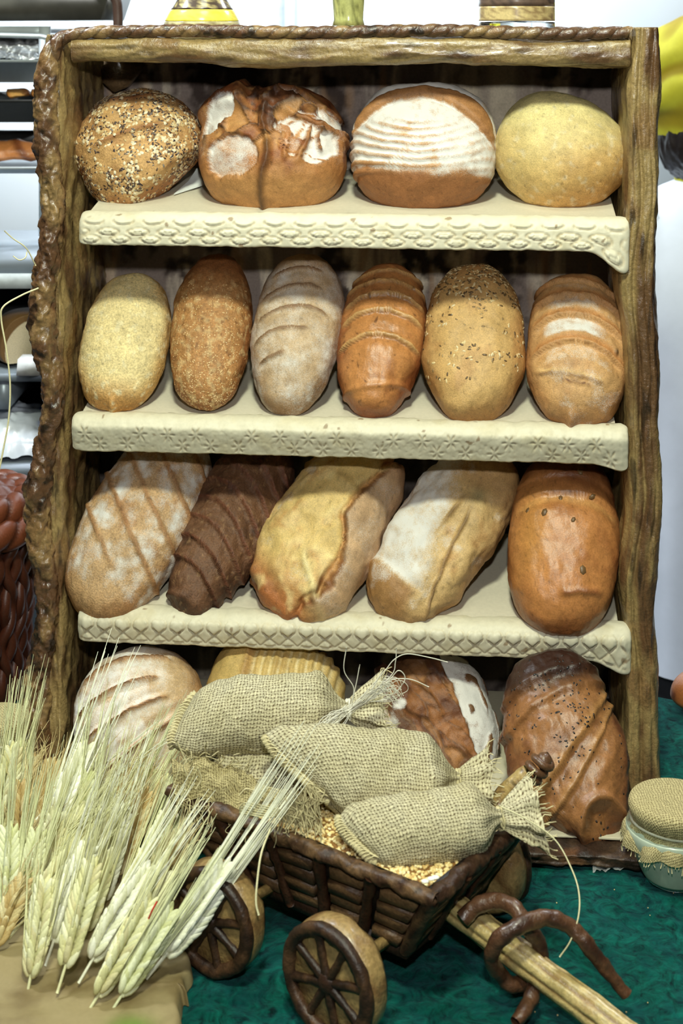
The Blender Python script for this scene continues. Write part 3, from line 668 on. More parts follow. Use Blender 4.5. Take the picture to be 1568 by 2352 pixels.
def f(o):
    c = mix(T((214, 182, 108), NV), lin((232, 214, 142)), sm(-0.5, 0.7, o.y - 0.35 * o.x + 0.3 * o.nz(9))); c = mix(c, lin((206, 146, 66)), sm(0.1, 1.1, o.x * 0.8 - o.y * 0.75 + 0.25 * o.nz(12)) * 0.9)
    c = mix(c, lin((236, 224, 190)), sm(0.2, 0.6, o.nz(60, 3)) * 0.4)
    return 0.0008 * o.nz(60, 3), c, 0.10 * sm(0.1, 0.5, o.nz(110, 2))
loaf('pale_corn_loaf', 1288, 352, 154, 128, 0.115, f, 'smooth pale yellow round loaf at the right end of the top shelf', e=24, roll=16, thick=0.78, pw=2.15, flat=0.6, group=G1, lump=0.003, mat='crust', shape=lambda q: q * np.stack([1 + 0.05 * q[:, 1], 1 + 0.08 * q[:, 0] * -1, 1 + 0 * q[:, 0]], 1))

# ---- second shelf
G2 = 'loaves on the second shelf'
def f(o):
    c = baked(o, (236, 212, 146), (214, 164, 84)); c = mix(c, lin((206, 146, 66)), sm(-0.55, -1.0, o.y)); c = mix(c, lin((246, 232, 184)), sm(0.15, 0.5, o.nz(70, 3)) * 0.6)
    dm = gs(o.x - 0.05, 0.10) * gs(o.y + 0.98, 0.08)
    return -0.008 * dm + 0.0009 * o.nz(80, 3), c, 0.15 * sm(0.1, 0.5, o.nz(40, 3)) * (o.y > -0.7)
loaf('pale_semolina_loaf', 289, 786, 101, 153, 0.085, f, 'pale golden semolina loaf, smooth and uncut, first on the second shelf', e=36, roll=3, thick=0.75, pw=2.35, group=G2, mat='crust_coarse')
def f(o):
    c = baked(o, (186, 130, 68), (160, 98, 42)); c = mix(c, lin((138, 82, 36)), sm(0.25, 0.75, o.y)); c = mix(c, lin((216, 178, 118)), sm(0.05, 0.45, o.nz(75, 3)) * 0.75 * sm(0.7, 0.3, o.y)); c = mix(c, lin((110, 66, 30)), sm(0.35, 0.6, o.nz(90, 2) + 0 * o.x) * 0.5)  # upper end coloured darker, standing for the shadow of the shelf above
    return 0.0012 * o.nz(85, 3), c, 0 * o.x
o = loaf('brown_sesame_loaf', 486, 760, 92, 173, 0.095, f, 'smooth brown loaf finely speckled with sesame, second on its shelf', e=36, roll=-1, thick=0.85, pw=2.3, group=G2, part=True, mat='crust_coarse')
seeds(o, 'sesame_seeds', 900, sm(0.55, 0.2, o.y) * sm(0.95, 0.6, np.abs(o.x)) * sm(-0.5, 0.3, fbm(o.P * 60, 2)), (0.0017, 0.0011, 0.0006), [(226, 192, 138), (206, 166, 106), (236, 206, 156)], rg)
def f(o):
    c = baked(o, (196, 164, 124), (158, 116, 74), (150, 104, 62), 0.5); d = 0 * o.x; cm = 0 * o.x
    for y0, a, b_ in ((0.68, -0.7, 0.5), (0.44, -0.85, 0.55), (0.16, -0.85, 0.75), (-0.10, -0.88, 0.4), (-0.40, -0.72, 0.0)):
        t, mk = slash(o, y0, 0.07, -0.20, a, b_, rag=0.012); g = gs(t, 0.018) * mk; cm = np.maximum(cm, g); d += -0.0065 * g + 0.0035 * gs(t - 0.05, 0.05) * mk + 0.002 * gs(t + 0.06, 0.05) * mk
    c = mix(c, lin((120, 76, 40)), cm * 0.9)
    return d + 0.001 * o.nz(60, 3), c, (0.42 + 0.4 * o.nz(20, 4)) * (1 - cm) * sm(1.05, 0.6, o.y)
loaf('floured_slashed_rye_loaf', 682, 766, 103, 179, 0.095, f, 'greyish floured long loaf with thin curved slashes, left of the glossy red-brown loaf', e=36, roll=4, thick=0.8, pw=2.3, group=G2, taper=0.07)
def f(o):
    c = baked(o, (194, 128, 62), (150, 80, 32), (132, 72, 32), 0.5); d = 0 * o.x; cm = 0 * o.x; pale = 0 * o.x
    for y0 in (0.80, 0.62, 0.43, 0.20, -0.12):
        t, mk = slash(o, y0, 0.05, -0.18, -0.98, 0.98, rag=0.012); d += (0.006 - 0.0042 * sm(0.3, 0.7, y0 + 0 * o.x)) * sm(1.0, 0.75, np.abs(o.x)) * sm(-0.16, -0.01, t) * sm(0.012, -0.008, t) * mk - 0.004 * gs(t - 0.015, 0.016) * mk
        pale = np.maximum(pale, gs(t - 0.015, 0.022) * mk); cm = np.maximum(cm, gs(t + 0.01, 0.012) * mk)
    c = mix(c, lin((222, 176, 104)), pale * 0.75); c = mix(c, lin((96, 52, 24)), cm * 0.5); c = mix(c, lin((82, 46, 26)), sm(0.55, 0.7, o.nz(85, 2)) * 0.7)
    foot = gs(o.x + 0.1, 0.5) * gs(o.y + 0.98, 0.1); step = sm(-0.70, -0.74, o.y - 0.12 * o.x)
    return d - 0.004 * gs(o.y + 0.72 - 0.12 * o.x, 0.03) + 0.001 * o.nz(60), c, 0 * o.x
loaf('red_brown_slashed_loaf', 876, 782, 99, 172, 0.095, f, 'glossy red-brown long loaf with pale-edged ridges across it, on the second shelf', e=36, roll=6, thick=0.85, pw=2.3, group=G2, mat='crust_gloss', taper=0.06)
def f(o):
    c = baked(o, (214, 170, 100), (180, 126, 62), (170, 112, 54), 0.35); c = mix(c, lin((176, 122, 62)), sm(0.2, 0.8, o.y) * 0.6)
    return 0.0009 * o.nz(50, 3) - 0.005 * gs(o.y + 0.25, 0.2) * sm(0.7, 1.0, np.abs(o.x)), c, 0.12 * sm(0.1, 0.6, o.nz(30, 3))
o = loaf('sunflower_seed_loaf', 1088, 786, 113, 176, 0.090, f, 'golden long loaf strewn with sunflower seeds on its upper half', e=36, roll=1, thick=0.8, pw=2.3, group=G2, part=True)
seeds(o, 'sunflower_seeds', 1150, (0.40 + sm(0.0, 0.8, o.y)) * sm(-0.72, -0.50, o.y) * sm(-0.15, 0.35, fbm(o.P * 30, 2) + 0.35 * sm(0.1, 0.7, o.y)), [(0.0048, 0.0023, 0.0015), (0.0040, 0.0020, 0.0013)], [(150, 122, 80), (112, 88, 56), (176, 146, 98), (230, 204, 150), (98, 76, 50), (226, 206, 164)], rg)
def f(o):
    c = baked(o, (206, 156, 94), (176, 118, 62), (170, 108, 52), 0.4); d = 0 * o.x; fl = 0.16 + 0.25 * sm(0.0, 0.5, o.nz(18, 3)); cm = 0 * o.x
    for y0, fm in ((0.80, 0.4), (0.56, 0.6), (0.26, 1.0), (-0.10, 0.5)):
        t, mk = slash(o, y0, -0.05, -0.26, -0.98, 0.98, rag=0.012); d += (0.008 - 0.005 * sm(0.4, 0.8, y0 + 0 * o.x)) * sm(1.0, 0.75, np.abs(o.x)) * sm(-0.22, -0.01, t) * sm(0.012, -0.008, t) * mk - 0.004 * gs(t - 0.02, 0.018) * mk
        fl = np.maximum(fl, fm * sm(-0.26, -0.20, t) * sm(-0.0, -0.05, t) * sm(0.95, 0.35, np.abs(o.x + 0.08) + 0.25 * o.nz(22, 3))); cm = np.maximum(cm, gs(t - 0.06, 0.05) * mk)
    c = mix(c, lin((192, 126, 62)), cm * 0.8); fl = fl * (1 - cm * 0.9)
    t, mk = slash(o, -0.52, -0.10, -0.05, -0.85, 0.55, rag=0.015); g = gs(t, 0.022) * mk; t2, mk2 = slash(o, -0.60, -0.10, -0.05, -0.45, 0.3, rag=0.01); g2 = gs(t2, 0.012) * mk2
    c = mix(c, lin((110, 62, 28)), np.maximum(g * 0.55, g2)); c = mix(c, lin((226, 186, 116)), gs(t - 0.03, 0.02) * mk * 0.6); d += -0.005 * g - 0.004 * g2
    h = gs(o.x - 0.74, 0.035) * gs(o.y + 0.16, 0.04); c = mix(c, lin((60, 40, 20)), h); d += -0.006 * h
    bt = gs(o.x + 0.12, 0.09) * gs(o.y + 1.0, 0.07)
    return d - 0.012 * bt + 0.001 * o.nz(60), c, fl * 0.85
loaf('floured_scored_loaf', 1324, 805, 114, 168, 0.085, f, 'plump floured loaf with broad overlapping slashes at the right end of the second shelf', e=36, roll=2, thick=0.8, pw=2.5, group=G2)

# ---- third shelf
G3 = 'loaves on the third shelf'
def f(o):
    c = baked(o, (206, 164, 112), (176, 122, 66), (164, 106, 54), 0.45); d = 0 * o.x; cm = 0 * o.x
    for k_ in range(7):
        t = o.y + 0.42 * o.x - (0.95 - 0.36 * k_) + 0.018 * o.nz(50, 2); g = gs(t, 0.026) * sm(-0.62, -0.4, o.y + 0.1 * o.x); cm = np.maximum(cm, g); d += -0.005 * g
    c = mix(c, lin((156, 100, 50)), cm * 0.7)
    return d + 0.0014 * o.nz(60, 3), c, (0.46 + 0.55 * o.nz(38, 4)) * sm(-0.95, -0.6, o.y) * (1 - cm * 0.95)
loaf('floured_bloomer_loaf', 322, 1203, 124, 218, 0.095, f, 'long floury loaf with diagonal crossed cuts, at the left end of the third shelf', e=38, roll=22, thick=0.8, pw=2.4, group=G3, mat='crust_coarse')
def f(o):
    c = baked(o, (116, 78, 50), (86, 53, 33), (60, 36, 23), 0.7); d = 0 * o.x; cm = 0 * o.x
    for k_ in range(8):
        t, mk = slash(o, 0.86 - 0.21 * k_, -0.20, -0.16, -1.0, 1.0, rag=0.014); sd_ = sm(1.0, 0.7, np.abs(o.x)); d += 0.0085 * sm(-0.20, -0.02, t) * sm(0.02, -0.015, t) * mk * sd_ - 0.002 * gs(t - 0.015, 0.012) * mk; cm = np.maximum(cm, gs(t - 0.012, 0.014) * mk)
    c = mix(c, lin((132, 66, 40)), cm * 0.55); c = mix(c, lin((168, 128, 84)), sm(0.38, 0.62, o.nz(110, 2)) * 0.55)
    k2 = gs(o.x + 0.35, 0.35) * gs(o.y + 0.86, 0.03); d += -0.008 * k2
    return d + 0.0022 * o.nz(70, 3), c, 0.10 * sm(0.2, 0.5, o.nz(60, 3))
loaf('dark_rye_loaf', 530, 1209, 101, 212, 0.095, f, 'dark brown rye loaf ridged like scales along its length', e=38, roll=22, thick=0.9, pw=2.25, group=G3, mat='crust_coarse', taper=0.12)
def f(o):
    c = baked(o, (228, 192, 112), (206, 158, 92), (196, 132, 62), 0.6); sd = o.x - 0.50 + 0.17 * np.sin(o.y * 5 + 0.6) + 0.14 * o.nz(22, 3)
    right = sm(0.0, 0.05, sd) * sm(-0.95, -0.70, o.y); lip = gs(sd + 0.02, 0.035); c = mix(c, lin((206, 166, 122)), right); c = mix(c, lin((112, 60, 26)), gs(sd - 0.02, 0.025) * 0.9); c = mix(c, lin((186, 112, 46)), lip * 0.6)
    c = mix(c, lin((182, 108, 48)), sm(-0.6, -0.95, o.y + 0.2 * o.x)); c = mix(c, lin((170, 100, 44)), sm(0.5, 0.9, o.y) * 0.6); c = mix(c, lin((246, 222, 150)), sm(0.1, 0.5, o.nz(24, 4)) * 0.5 * (1 - right))
    t = o.y + 0.45 + 0.5 * o.x; fold = gs(t, 0.05) * sm(-0.1, 0.1, o.x) * (1 - right); t2 = o.y - 0.35; f2 = gs(t2 + 0.1 * o.x, 0.04) * (1 - right)
    c = mix(c, lin((250, 230, 160)), fold * 0.7); knob = gs(o.x - 0.42, 0.12) * gs(o.y + 0.88, 0.09); dim = gs(o.x + 0.72, 0.08) * gs(o.y + 0.78, 0.07); c = mix(c, lin((120, 74, 40)), dim * 0.8)
    hole = gs(o.x - 0.50, 0.06) * gs(o.y + 0.62, 0.12); c = mix(c, lin((120, 70, 36)), hole * 0.6)
    return -0.012 * right + 0.007 * lip - 0.006 * fold - 0.005 * f2 + 0.012 * knob - 0.008 * dim - 0.010 * hole + 0.004 * ridge(o.P * 18, 3) * (1 - right) + 0.0015 * o.nz(50, 3), c, 0.32 * sm(0.0, 0.5, o.nz(16, 3) + 0.5 * right) + 0.25 * sm(0.4, 0.9, -o.x)
loaf('golden_folded_loaf', 752, 1206, 122, 218, 0.095, f, 'pale golden rustic loaf with a ragged fold running down its right side', e=38, roll=25, thick=0.75, pw=2.6, group=G3, lump=0.010, mat='crust', shape=lambda q: q * np.stack([1 - 0.10 * gs(q[:, 1] - 0.35, 0.3) - 0.04 * q[:, 1], 1 + 0 * q[:, 0], 1 + 0 * q[:, 0]], 1))
def f(o):
    c = baked(o, (212, 174, 110), (184, 138, 82), (180, 128, 66), 0.55); t = o.x - 0.12 + 0.30 * o.y + 0.05 * o.nz(25); seam = gs(t - 0.25, 0.03) * sm(0.35, 0.1, o.y) * sm(-1.0, -0.7, o.y)
    sl = gs(o.x - 0.05 - 0.25 * (o.y - 0.1), 0.035) * gs(o.y - 0.12, 0.16); low = sm(-0.66, -0.74, o.y + 0.05 * o.x + 0.02 * o.nz(30)); c = mix(c, lin((168, 122, 66)), low * sm(0.4, 0.1, o.x)); c = mix(c, lin((120, 84, 46)), np.maximum(seam, sl) * 0.8)
    c = mix(c, lin((160, 148, 100)), gs(o.x - 0.3, 0.15) * gs(o.y - 0.42, 0.1) * 0.8); c = mix(c, lin((176, 124, 66)), sm(0.35, 0.6, o.y) * 0.5)
    fl = sm(0.55, -0.5, o.x + 0.6 * o.y + 0.25 * o.nz(14, 3)) * 0.85 * (1 - low); fl = np.maximum(fl, 0.45 * sm(0.2, 0.6, o.nz(12, 3)))
    return -0.007 * seam - 0.006 * sl - 0.006 * low + 0.0045 * ridge(o.P * 15, 3) + 0.0012 * o.nz(50, 3), c, fl * (1 - np.maximum(seam, sl))
loaf('floured_folded_loaf', 1020, 1223, 116, 214, 0.095, f, 'rustic loaf leaning right, dusted white at its lower left end', e=38, roll=32, thick=0.75, pw=2.7, group=G3, lump=0.009, taper=0.06)
def f(o):
    c = baked(o, (190, 122, 56), (152, 86, 36), (140, 76, 32), 0.45); c = mix(c, lin((104, 54, 26)), sm(0.35, 0.75, o.y + 0.08 * o.nz(20))); c = mix(c, lin((206, 142, 60)), gs(o.x + 0.6, 0.3) * gs(o.y + 0.1, 0.5) * 0.7)  # shade from the shelf above put into the colour of the top
    d = 0 * o.x
    for y0, dp in ((0.62, 0.004), (0.40, 0.006)):
        t, mk = slash(o, y0, 0.02, -0.16, -1, 1, rag=0.015); d += dp * sm(-0.2, -0.02, t) * sm(0.02, -0.01, t) * mk; c = mix(c, lin((216, 160, 84)), gs(t + 0.06, 0.05) * mk * 0.5 * (y0 < 0.5))
    t, mk = slash(o, -0.66, 0.10, 0.0, -0.1, 0.75, rag=0.02); g = gs(t, 0.03) * mk; c = mix(c, lin((116, 60, 28)), g * 0.7); d += -0.005 * g
    return d + 0.0012 * o.nz(40, 3), c, 0 * o.x
o = loaf('pumpkin_seed_loaf', 1294, 1246, 124, 198, 0.065, f, 'red-brown loaf with a few big seeds at the right end of the third shelf', e=36, roll=5, thick=0.85, pw=2.5, group=G3, part=True, mat='crust_gloss')
pk = np.array([np.argmin((o.x - a) ** 2 + (o.y - b) ** 2 + (o.z < 0) * 9) for a, b in ((-0.12, 0.35), (0.12, 0.10), (0.45, 0.40), (-0.72, 0.18), (0.2, 0.66), (-0.4, 0.15), (0.35, -0.42))])
scatter('pumpkin_seeds', o.P[pk], o.N[pk], (0.0085, 0.0060, 0.0035), T((112, 84, 52), len(pk)), M['seed'], o.root, rg, sink=0.3)

# ---- bottom of the rack
G4 = 'loaves standing at the foot of the rack'
def f(o):
    c = baked(o, (206, 170, 120), (180, 136, 84), (176, 126, 70), 0.4); d = 0 * o.x; cm = 0 * o.x
    for y0, sl_, cv, a, b_ in ((0.72, 0.02, -0.35, -0.8, 0.65), (0.36, 0.14, -0.22, -0.95, 0.5), (-0.02, 0.28, -0.10, -1.0, 0.6), (-0.50, 0.45, 0.05, -0.75, 0.95)):
        t, mk = slash(o, y0, sl_, cv, a, b_, rag=0.02); g = gs(t, 0.024 if y0 > -0.3 else 0.034) * mk; cm = np.maximum(cm, g); d += -0.009 * g + 0.004 * gs(t - 0.09, 0.06) * mk + 0.002 * gs(t + 0.09, 0.05) * mk
    c = mix(c, lin((164, 108, 54)), cm); c = mix(c, lin((84, 50, 26)), sm(0.70, 0.95, cm) * 0.8)
    return d + 0.0012 * o.nz(60, 3), c, (0.66 + 0.5 * o.nz(26, 4)) * (1 - cm * 0.97) * (1 - 0.6 * sm(0.0, 0.9, o.x + 0.2 * o.nz(12)))
loaf('scored_round_loaf', 322, 1648, 152, 150, -0.02, f, 'round floured loaf with four long curved slashes, behind the wheat ears', e=34, roll=-12, thick=0.75, pw=2.15, group=G4)
def f(o):
    rid = np.sin((o.x + 0.03 * o.nz(12)) * 52); rm = sm(-0.45, -0.40, o.x + 0.03 * o.nz(40)); c = mix(T((206, 172, 96), NV), lin((222, 196, 130)), rm * sm(-0.2, 0.8, rid)); c = mix(c, lin((168, 116, 56)), gs(o.x + 0.42, 0.06) * 0.6)
    c = mix(c, lin((150, 104, 50)), sm(0.78, 0.95, o.y + 0.04 * o.nz(40))); c = mix(c, lin((186, 138, 66)), sm(0.2, 0.6, o.nz(20, 3)) * 0.4); st = gs(o.x + 0.44, 0.02)
    return 0.0022 * rid * rm + 0.008 * rm - 0.004 * st + 0.0015 * o.nz(50, 3), c, 0.3 * rm * sm(0, 0.8, rid)
loaf('ridged_yellow_loaf', 635, 1610, 166, 142, 0.02, f, 'yellow ridged loaf half hidden behind the upper burlap sack', e=34, roll=8, thick=0.7, pw=2.4, group=G4)
def f(o):
    x, y = o.x, o.y; bd = x - 0.40 + 0.12 * y + 0.08 * o.nz(20, 4); white = sm(0.0, 0.05, bd); torn = sm(0.05, -0.05, bd) * sm(-0.75, -0.6, x + 0.15 * o.nz(20, 3))
    c = mix(T((166, 106, 54), NV), lin((104, 58, 28)), sm(-0.3, 0.4, o.nz(26, 4))); ed, ch, tl = cells(x * 1.0 + 0.10 * o.nz(16, 3) + 0.5 * y, y * 0.38 + 0.05 * o.nz(20, 3), 90, 14); c = mix(c, lin((196, 138, 76)), torn * sm(0.2, 0.9, ch) * 0.55); c = mix(c, lin((84, 46, 24)), torn * sm(-0.2, -0.9, ch) * 0.6); c = mix(c, lin((50, 28, 18)), torn * gs(ed, 0.02) * 0.6); c = mix(c, lin((62, 36, 22)), sm(0.45, 0.75, y + 0.1 * o.nz(18)) * 0.8); c = mix(c, lin((196, 158, 100)), sm(-0.6, -0.8, x))
    crk = sm(0.74, 0.86, ridge(o.P * np.array([20, 9, 20]), 2)) * white; c = mix(c, lin((120, 84, 50)), crk)
    pt = sm(0.12, 0.2, 0.22 - np.hypot((x + 0.42) / 1.2, y - 0.28) + 0.06 * o.nz(40)); left = sm(-0.45, -0.7, x + 0.2 * o.nz(20))
    return 0.010 * white + torn * (0.004 * ch + 0.006 * np.clip(tl, -0.5, 0.5) - 0.003 * gs(ed, 0.03) + 0.006 * o.nz(28, 4) + 0.004 * ridge(o.P * np.array([20, 50, 20]))) - 0.004 * crk + 0.001 * o.nz(70), c, np.clip(0.95 * white * (1 - crk) + 0.9 * pt + 0.75 * left, 0, 1)
loaf('burnt_floured_loaf', 1000, 1668, 150, 172, 0.04, f, 'dark torn-crust loaf with a floury white right side, behind the sacks', e=36, roll=-18, thick=0.75, pw=2.3, group=G4)
def f(o):
    x, y = o.x, o.y; c = baked(o, (152, 100, 50), (108, 62, 30), (92, 50, 26), 0.6); c = mix(c, lin((52, 28, 18)), sm(0.40, 0.75, y + 0.1 * o.nz(14))); d = 0 * x
    for y0, sl_, cv in ((0.70, 0.12, -0.16), (0.48, 0.2, -0.16), (-0.12, 0.62, 0.0), (-0.42, 0.68, 0.1)):
        t = y - (y0 + sl_ * x + cv * x * x) + 0.02 * o.nz(30); d += 0.007 * sm(-0.30, -0.03, t) * sm(0.05, -0.04, t) - 0.002 * gs(t - 0.03, 0.03); c = mix(c, lin((190, 136, 70)), gs(t - 0.05, 0.06) * 0.55 * (y0 < 0.3))
    kr = np.hypot((x - 0.38) / 1.3, y + 0.80); d += 0.020 * sm(0.26, 0.10, kr) - 0.008 * gs(kr - 0.28, 0.04); d += 0.003 * ridge(o.P * 22, 3)
    return d + 0.0016 * o.nz(40, 3), c, 0 * x
o = loaf('twisted_seeded_loaf', 1296, 1722, 143, 216, -0.13, f, 'tall glossy brown twisted loaf dotted with black seeds, beside the burlap-lidded jar', e=34, roll=-9, thick=0.75, pw=2.35, group=G4, part=True, mat='crust_gloss',
         shape=lambda q: q * np.stack([1 - 0.42 * sm(-0.55, -0.95, q[:, 1]) + 0.02 * q[:, 1], 1 + 0 * q[:, 0], 1 + 0 * q[:, 0]], 1) + np.stack([0.34 * sm(-0.5, -1.0, q[:, 1]), 0 * q[:, 0], 0 * q[:, 0]], 1))
seeds(o, 'black_seeds', 210, (0.06 + 1.2 * gs(o.y - 0.35, 0.35) * gs(o.x + 0.05, 0.5)) * sm(-0.4, 0.5, fbm(o.P * 22, 2)), (0.0030, 0.0017, 0.0012), [(34, 26, 22), (48, 36, 28), (24, 20, 20)], rg)

# ------------------------------------------------------------------ handcart of baked dough
O = np.array([0.005, -0.432, 0.0]); CRZ = math.atan2(-0.6, 0.8)
cart = empty('dough_handcart', O, CRZ, label='small brown baked-dough handcart with spoked wheels, piled with sacks and grain', cat='cart')
CR = np.array(Matrix.Rotation(CRZ, 3, 'Z'))
def cl(P): return (np.asarray(P) - O) @ CR            # world -> cart axes
CB, CT = lin((58, 38, 26)), lin((104, 78, 52))
def dcol(P, a=CB, b=CT, bal=0.0, f=40):
    c = mix(np.tile(a, (len(P), 1)), b, sm(-0.3, 0.5, fbm(P * f, 4) + bal)); return mix(c, lin((30, 18, 12)), sm(0.2, 0.55, fbm(P * f * 2.2 + 9, 3)) * 0.7)
RA, RB, BA, BB, ZR, ZB = 0.235, 0.120, 0.168, 0.086, 0.170, 0.062
cor = lambda sx, sy: (np.array([sx * BA, sy * BB, ZB]), np.array([sx * RA, sy * RB, ZR]))
crng = np.random.RandomState(2)
def walls(c0, c1, panels, rows):
    (b0, t0), (b1, t1) = c0, c1
    Pt = lambda s, t: (b0 * (1 - s) + b1 * s) * (1 - t) + (t0 * (1 - s) + t1 * s) * t
    nrm = np.cross(b1 - b0, t0 - b0); nrm /= np.linalg.norm(nrm)
    b = MB(); q = np.array([Pt(0, 0), Pt(1, 0), Pt(1, 1), Pt(0, 1)])
    b.add(np.concatenate([q - nrm * 0.003, q - nrm * 0.014]), np.array([[0, 1, 2, 3], [7, 6, 5, 4], [0, 4, 5, 1], [1, 5, 6, 2], [2, 6, 7, 3], [3, 7, 4, 0]]), lin((22, 14, 10)))
    b.build('side_board', M['dark_dough'], cart, smooth=False)
    for i in range(panels):
        for j in range(rows):
            s0, s1 = (i + 0.15) / panels, (i + 0.85) / panels; t0_, t1_ = 0.04 + 0.84 * (j + 0.10) / rows, 0.04 + 0.84 * (j + 0.90) / rows
            sl_ = crng.uniform(-0.012, 0.012); h = crng.uniform(0.005, 0.0095)
            o4 = np.array([Pt(s0, t0_ + sl_), Pt(s1, t0_ - sl_), Pt(s1, t1_ - sl_), Pt(s0, t1_ + sl_)]) + crng.normal(size=(4, 3)) * 0.0008
            ce = o4.mean(0); i4 = ce + (o4 - ce) * np.array([0.90, 0.90, 0.82]) + nrm * h; m4 = ce + (o4 - ce) * 0.98 + nrm * h * 0.6
            V = np.concatenate([o4 - nrm * 0.004, m4, i4]); f = [[8, 9, 10, 11]]
            for a in range(2):
                for k_ in range(4): f.append([a * 4 + k_, a * 4 + (k_ + 1) % 4, a * 4 + 4 + (k_ + 1) % 4, a * 4 + 4 + k_])
            col = mix(CB, lin((118, 90, 60)), np.array(crng.uniform(0.25, 1.0)))
            bb = MB(); bb.add(V, np.array(f), col); bb.build('plank', M['dark_dough'], cart, smooth=False)
    for i in range(1, panels):
        s = i / panels + crng.uniform(-0.01, 0.01); t = np.linspace(-0.05, 1.0, 14)
        pth = np.array([Pt(s, x) + nrm * 0.004 for x in t]); pth += crng.normal(size=pth.shape) * 0.0007
        bb = MB(); bb.tube(pth, 0.0085 + 0.001 * np.sin(t * 9), 9, lin((62, 38, 24))); bb.build('rib', M['dark_dough'], cart)
walls(cor(-1, -1), cor(1, -1), 5, 4); walls(cor(1, -1), cor(1, 1), 3, 4); walls(cor(1, 1), cor(-1, 1), 5, 3); walls(cor(-1, 1), cor(-1, -1), 2, 3)
for sx, sy in ((-1, -1), (1, -1), (1, 1), (-1, 1)):
    b0, t0 = cor(sx, sy); t = np.linspace(0, 1, 16)[:, None]; bb = MB(); pth = b0 * (1 - t) + t0 * t
    P, D = sweep(pth, 0.0105, 12); P = (P + D * (0.003 * fbm(P * 60, 3))[..., None]).reshape(-1, 3)
    bb.add(P, grid_faces(16, 12, False, True), dcol(P)); bb.build('corner_post', M['dark_dough'], cart)
bb = MB(); bb.box((0, 0, ZB - 0.004), (BA + 0.004, BB + 0.004, 0.008), col=CB); bb.build('cart_floor', M['dark_dough'], cart, smooth=False)
rim = [cor(-1, -1)[1], cor(1, -1)[1], cor(1, 1)[1], cor(-1, 1)[1]]
for i in range(4):
    a, b_ = rim[i], rim[(i + 1) % 4]; t = np.linspace(-0.015, 1.015, 110)[:, None]; pth = a * (1 - t) + b_ * t
    P, D = sweep(pth, 0.0115, 20); P = P.reshape(-1, 3); D = D.reshape(-1, 3); P = P + D * (0.0060 * fbm(P * 45, 4))[:, None]; P[:, 2] = ZR + (P[:, 2] - ZR) * 0.85
    bb = MB(); bb.add(P, [grid_faces(110, 20, False, True)], dcol(P, CB, CT, 0.15 if i in (0, 3) else -0.35)); bb.build('rail', M['dark_dough'], cart)
def wheel(c, r, yaw=0.0, th=0.034, dy=-1):
    n = 72; a = np.arange(n) / n * 2 * np.pi
    prof = [(0.0, th), (r * 0.6, th), (r * 0.93, th * 0.98), (r, th * 0.72), (r * 1.01, th * 0.3), (r * 0.985, 0.0), (r * 0.92, -0.004), (0.0, -0.004)]
    R = np.array(Matrix.Rotation(yaw, 3, 'Z'))
    def place(P): return P @ R.T + np.asarray(c)
    pr = np.array(prof); V = np.stack([pr[:, 0, None] * np.cos(a), np.repeat(pr[:, 1, None], n, 1) * -dy, pr[:, 0, None] * np.sin(a)], -1).reshape(-1, 3)
    V += 0.002 * fbm(V * 45 + c[0] * 9, 3)[:, None] * np.array([1, 1, 1])
    b = MB(); f = grid_faces(len(prof), n, False, True); b.add(place(V), f if dy < 0 else f[:, ::-1].copy(), mix(np.tile(lin((160, 132, 84)), (len(V), 1)), lin((122, 90, 54)), sm(-0.2, 0.5, fbm(V * 40, 3))))
    w = b.build('wheel', M['dough_wood'], cart, label='pale dough wheel disc')
    y0 = 0.006 * dy
    ring = np.stack([r * 0.885 * np.cos(a), np.full(n, y0), r * 0.885 * np.sin(a)], 1); ring = np.vstack([ring, ring[:2]])
    P, D = sweep(ring, 0.0095, 12); P = P + D * (0.0028 * fbm(P * 55 + c[1], 3))[..., None]; P = P.reshape(-1, 3)
    b = MB(); b.add(place(P), grid_faces(n + 2, 12, False, True), dcol(P, lin((46, 30, 21)), lin((84, 58, 38)))); b.build('rim', M['dark_dough'], w, label='dark brown wheel rim')
    for k_ in range(8):
        g = k_ * math.pi / 4 + 0.25; t = np.linspace(0.02, 0.84, 10); pth = np.stack([r * t * math.cos(g), np.full(10, y0 * 0.9), r * t * math.sin(g)], 1)
        P, D = sweep(pth, 0.0075 - 0.0015 * np.sin(t * 3), 8); P = (P + D * (0.002 * fbm(P * 70 + k_, 2))[..., None]).reshape(-1, 3)
        b = MB(); b.add(place(P), grid_faces(10, 8, False, True), dcol(P, lin((44, 29, 20)), lin((80, 55, 36)))); b.build('spoke', M['dark_dough'], w)
    V, f = ellipsoid(12, 8); b = MB(); b.add(place(V * [0.015, 0.010, 0.015] + [0, y0, 0]), f, lin((52, 32, 22))); b.build('hub', M['dark_dough'], w)
wheel((0.142, -0.222, 0.077), 0.0755, -0.06)
wheel((-0.074, -0.212, 0.0755), 0.0740, 0.05)
wheel((0.150, 0.165, 0.072), 0.0710, -0.1, dy=1); wheel((-0.052, 0.165, 0.072), 0.0710, 0, dy=1)
for x in (0.140, -0.070):
    bb = MB(); bb.tube(np.array([[x, -0.205, 0.074], [x, 0.0, 0.060], [x, 0.15, 0.072]]), 0.008, 8, lin((170, 140, 88))); bb.build('axle', M['dough_wood'], cart)
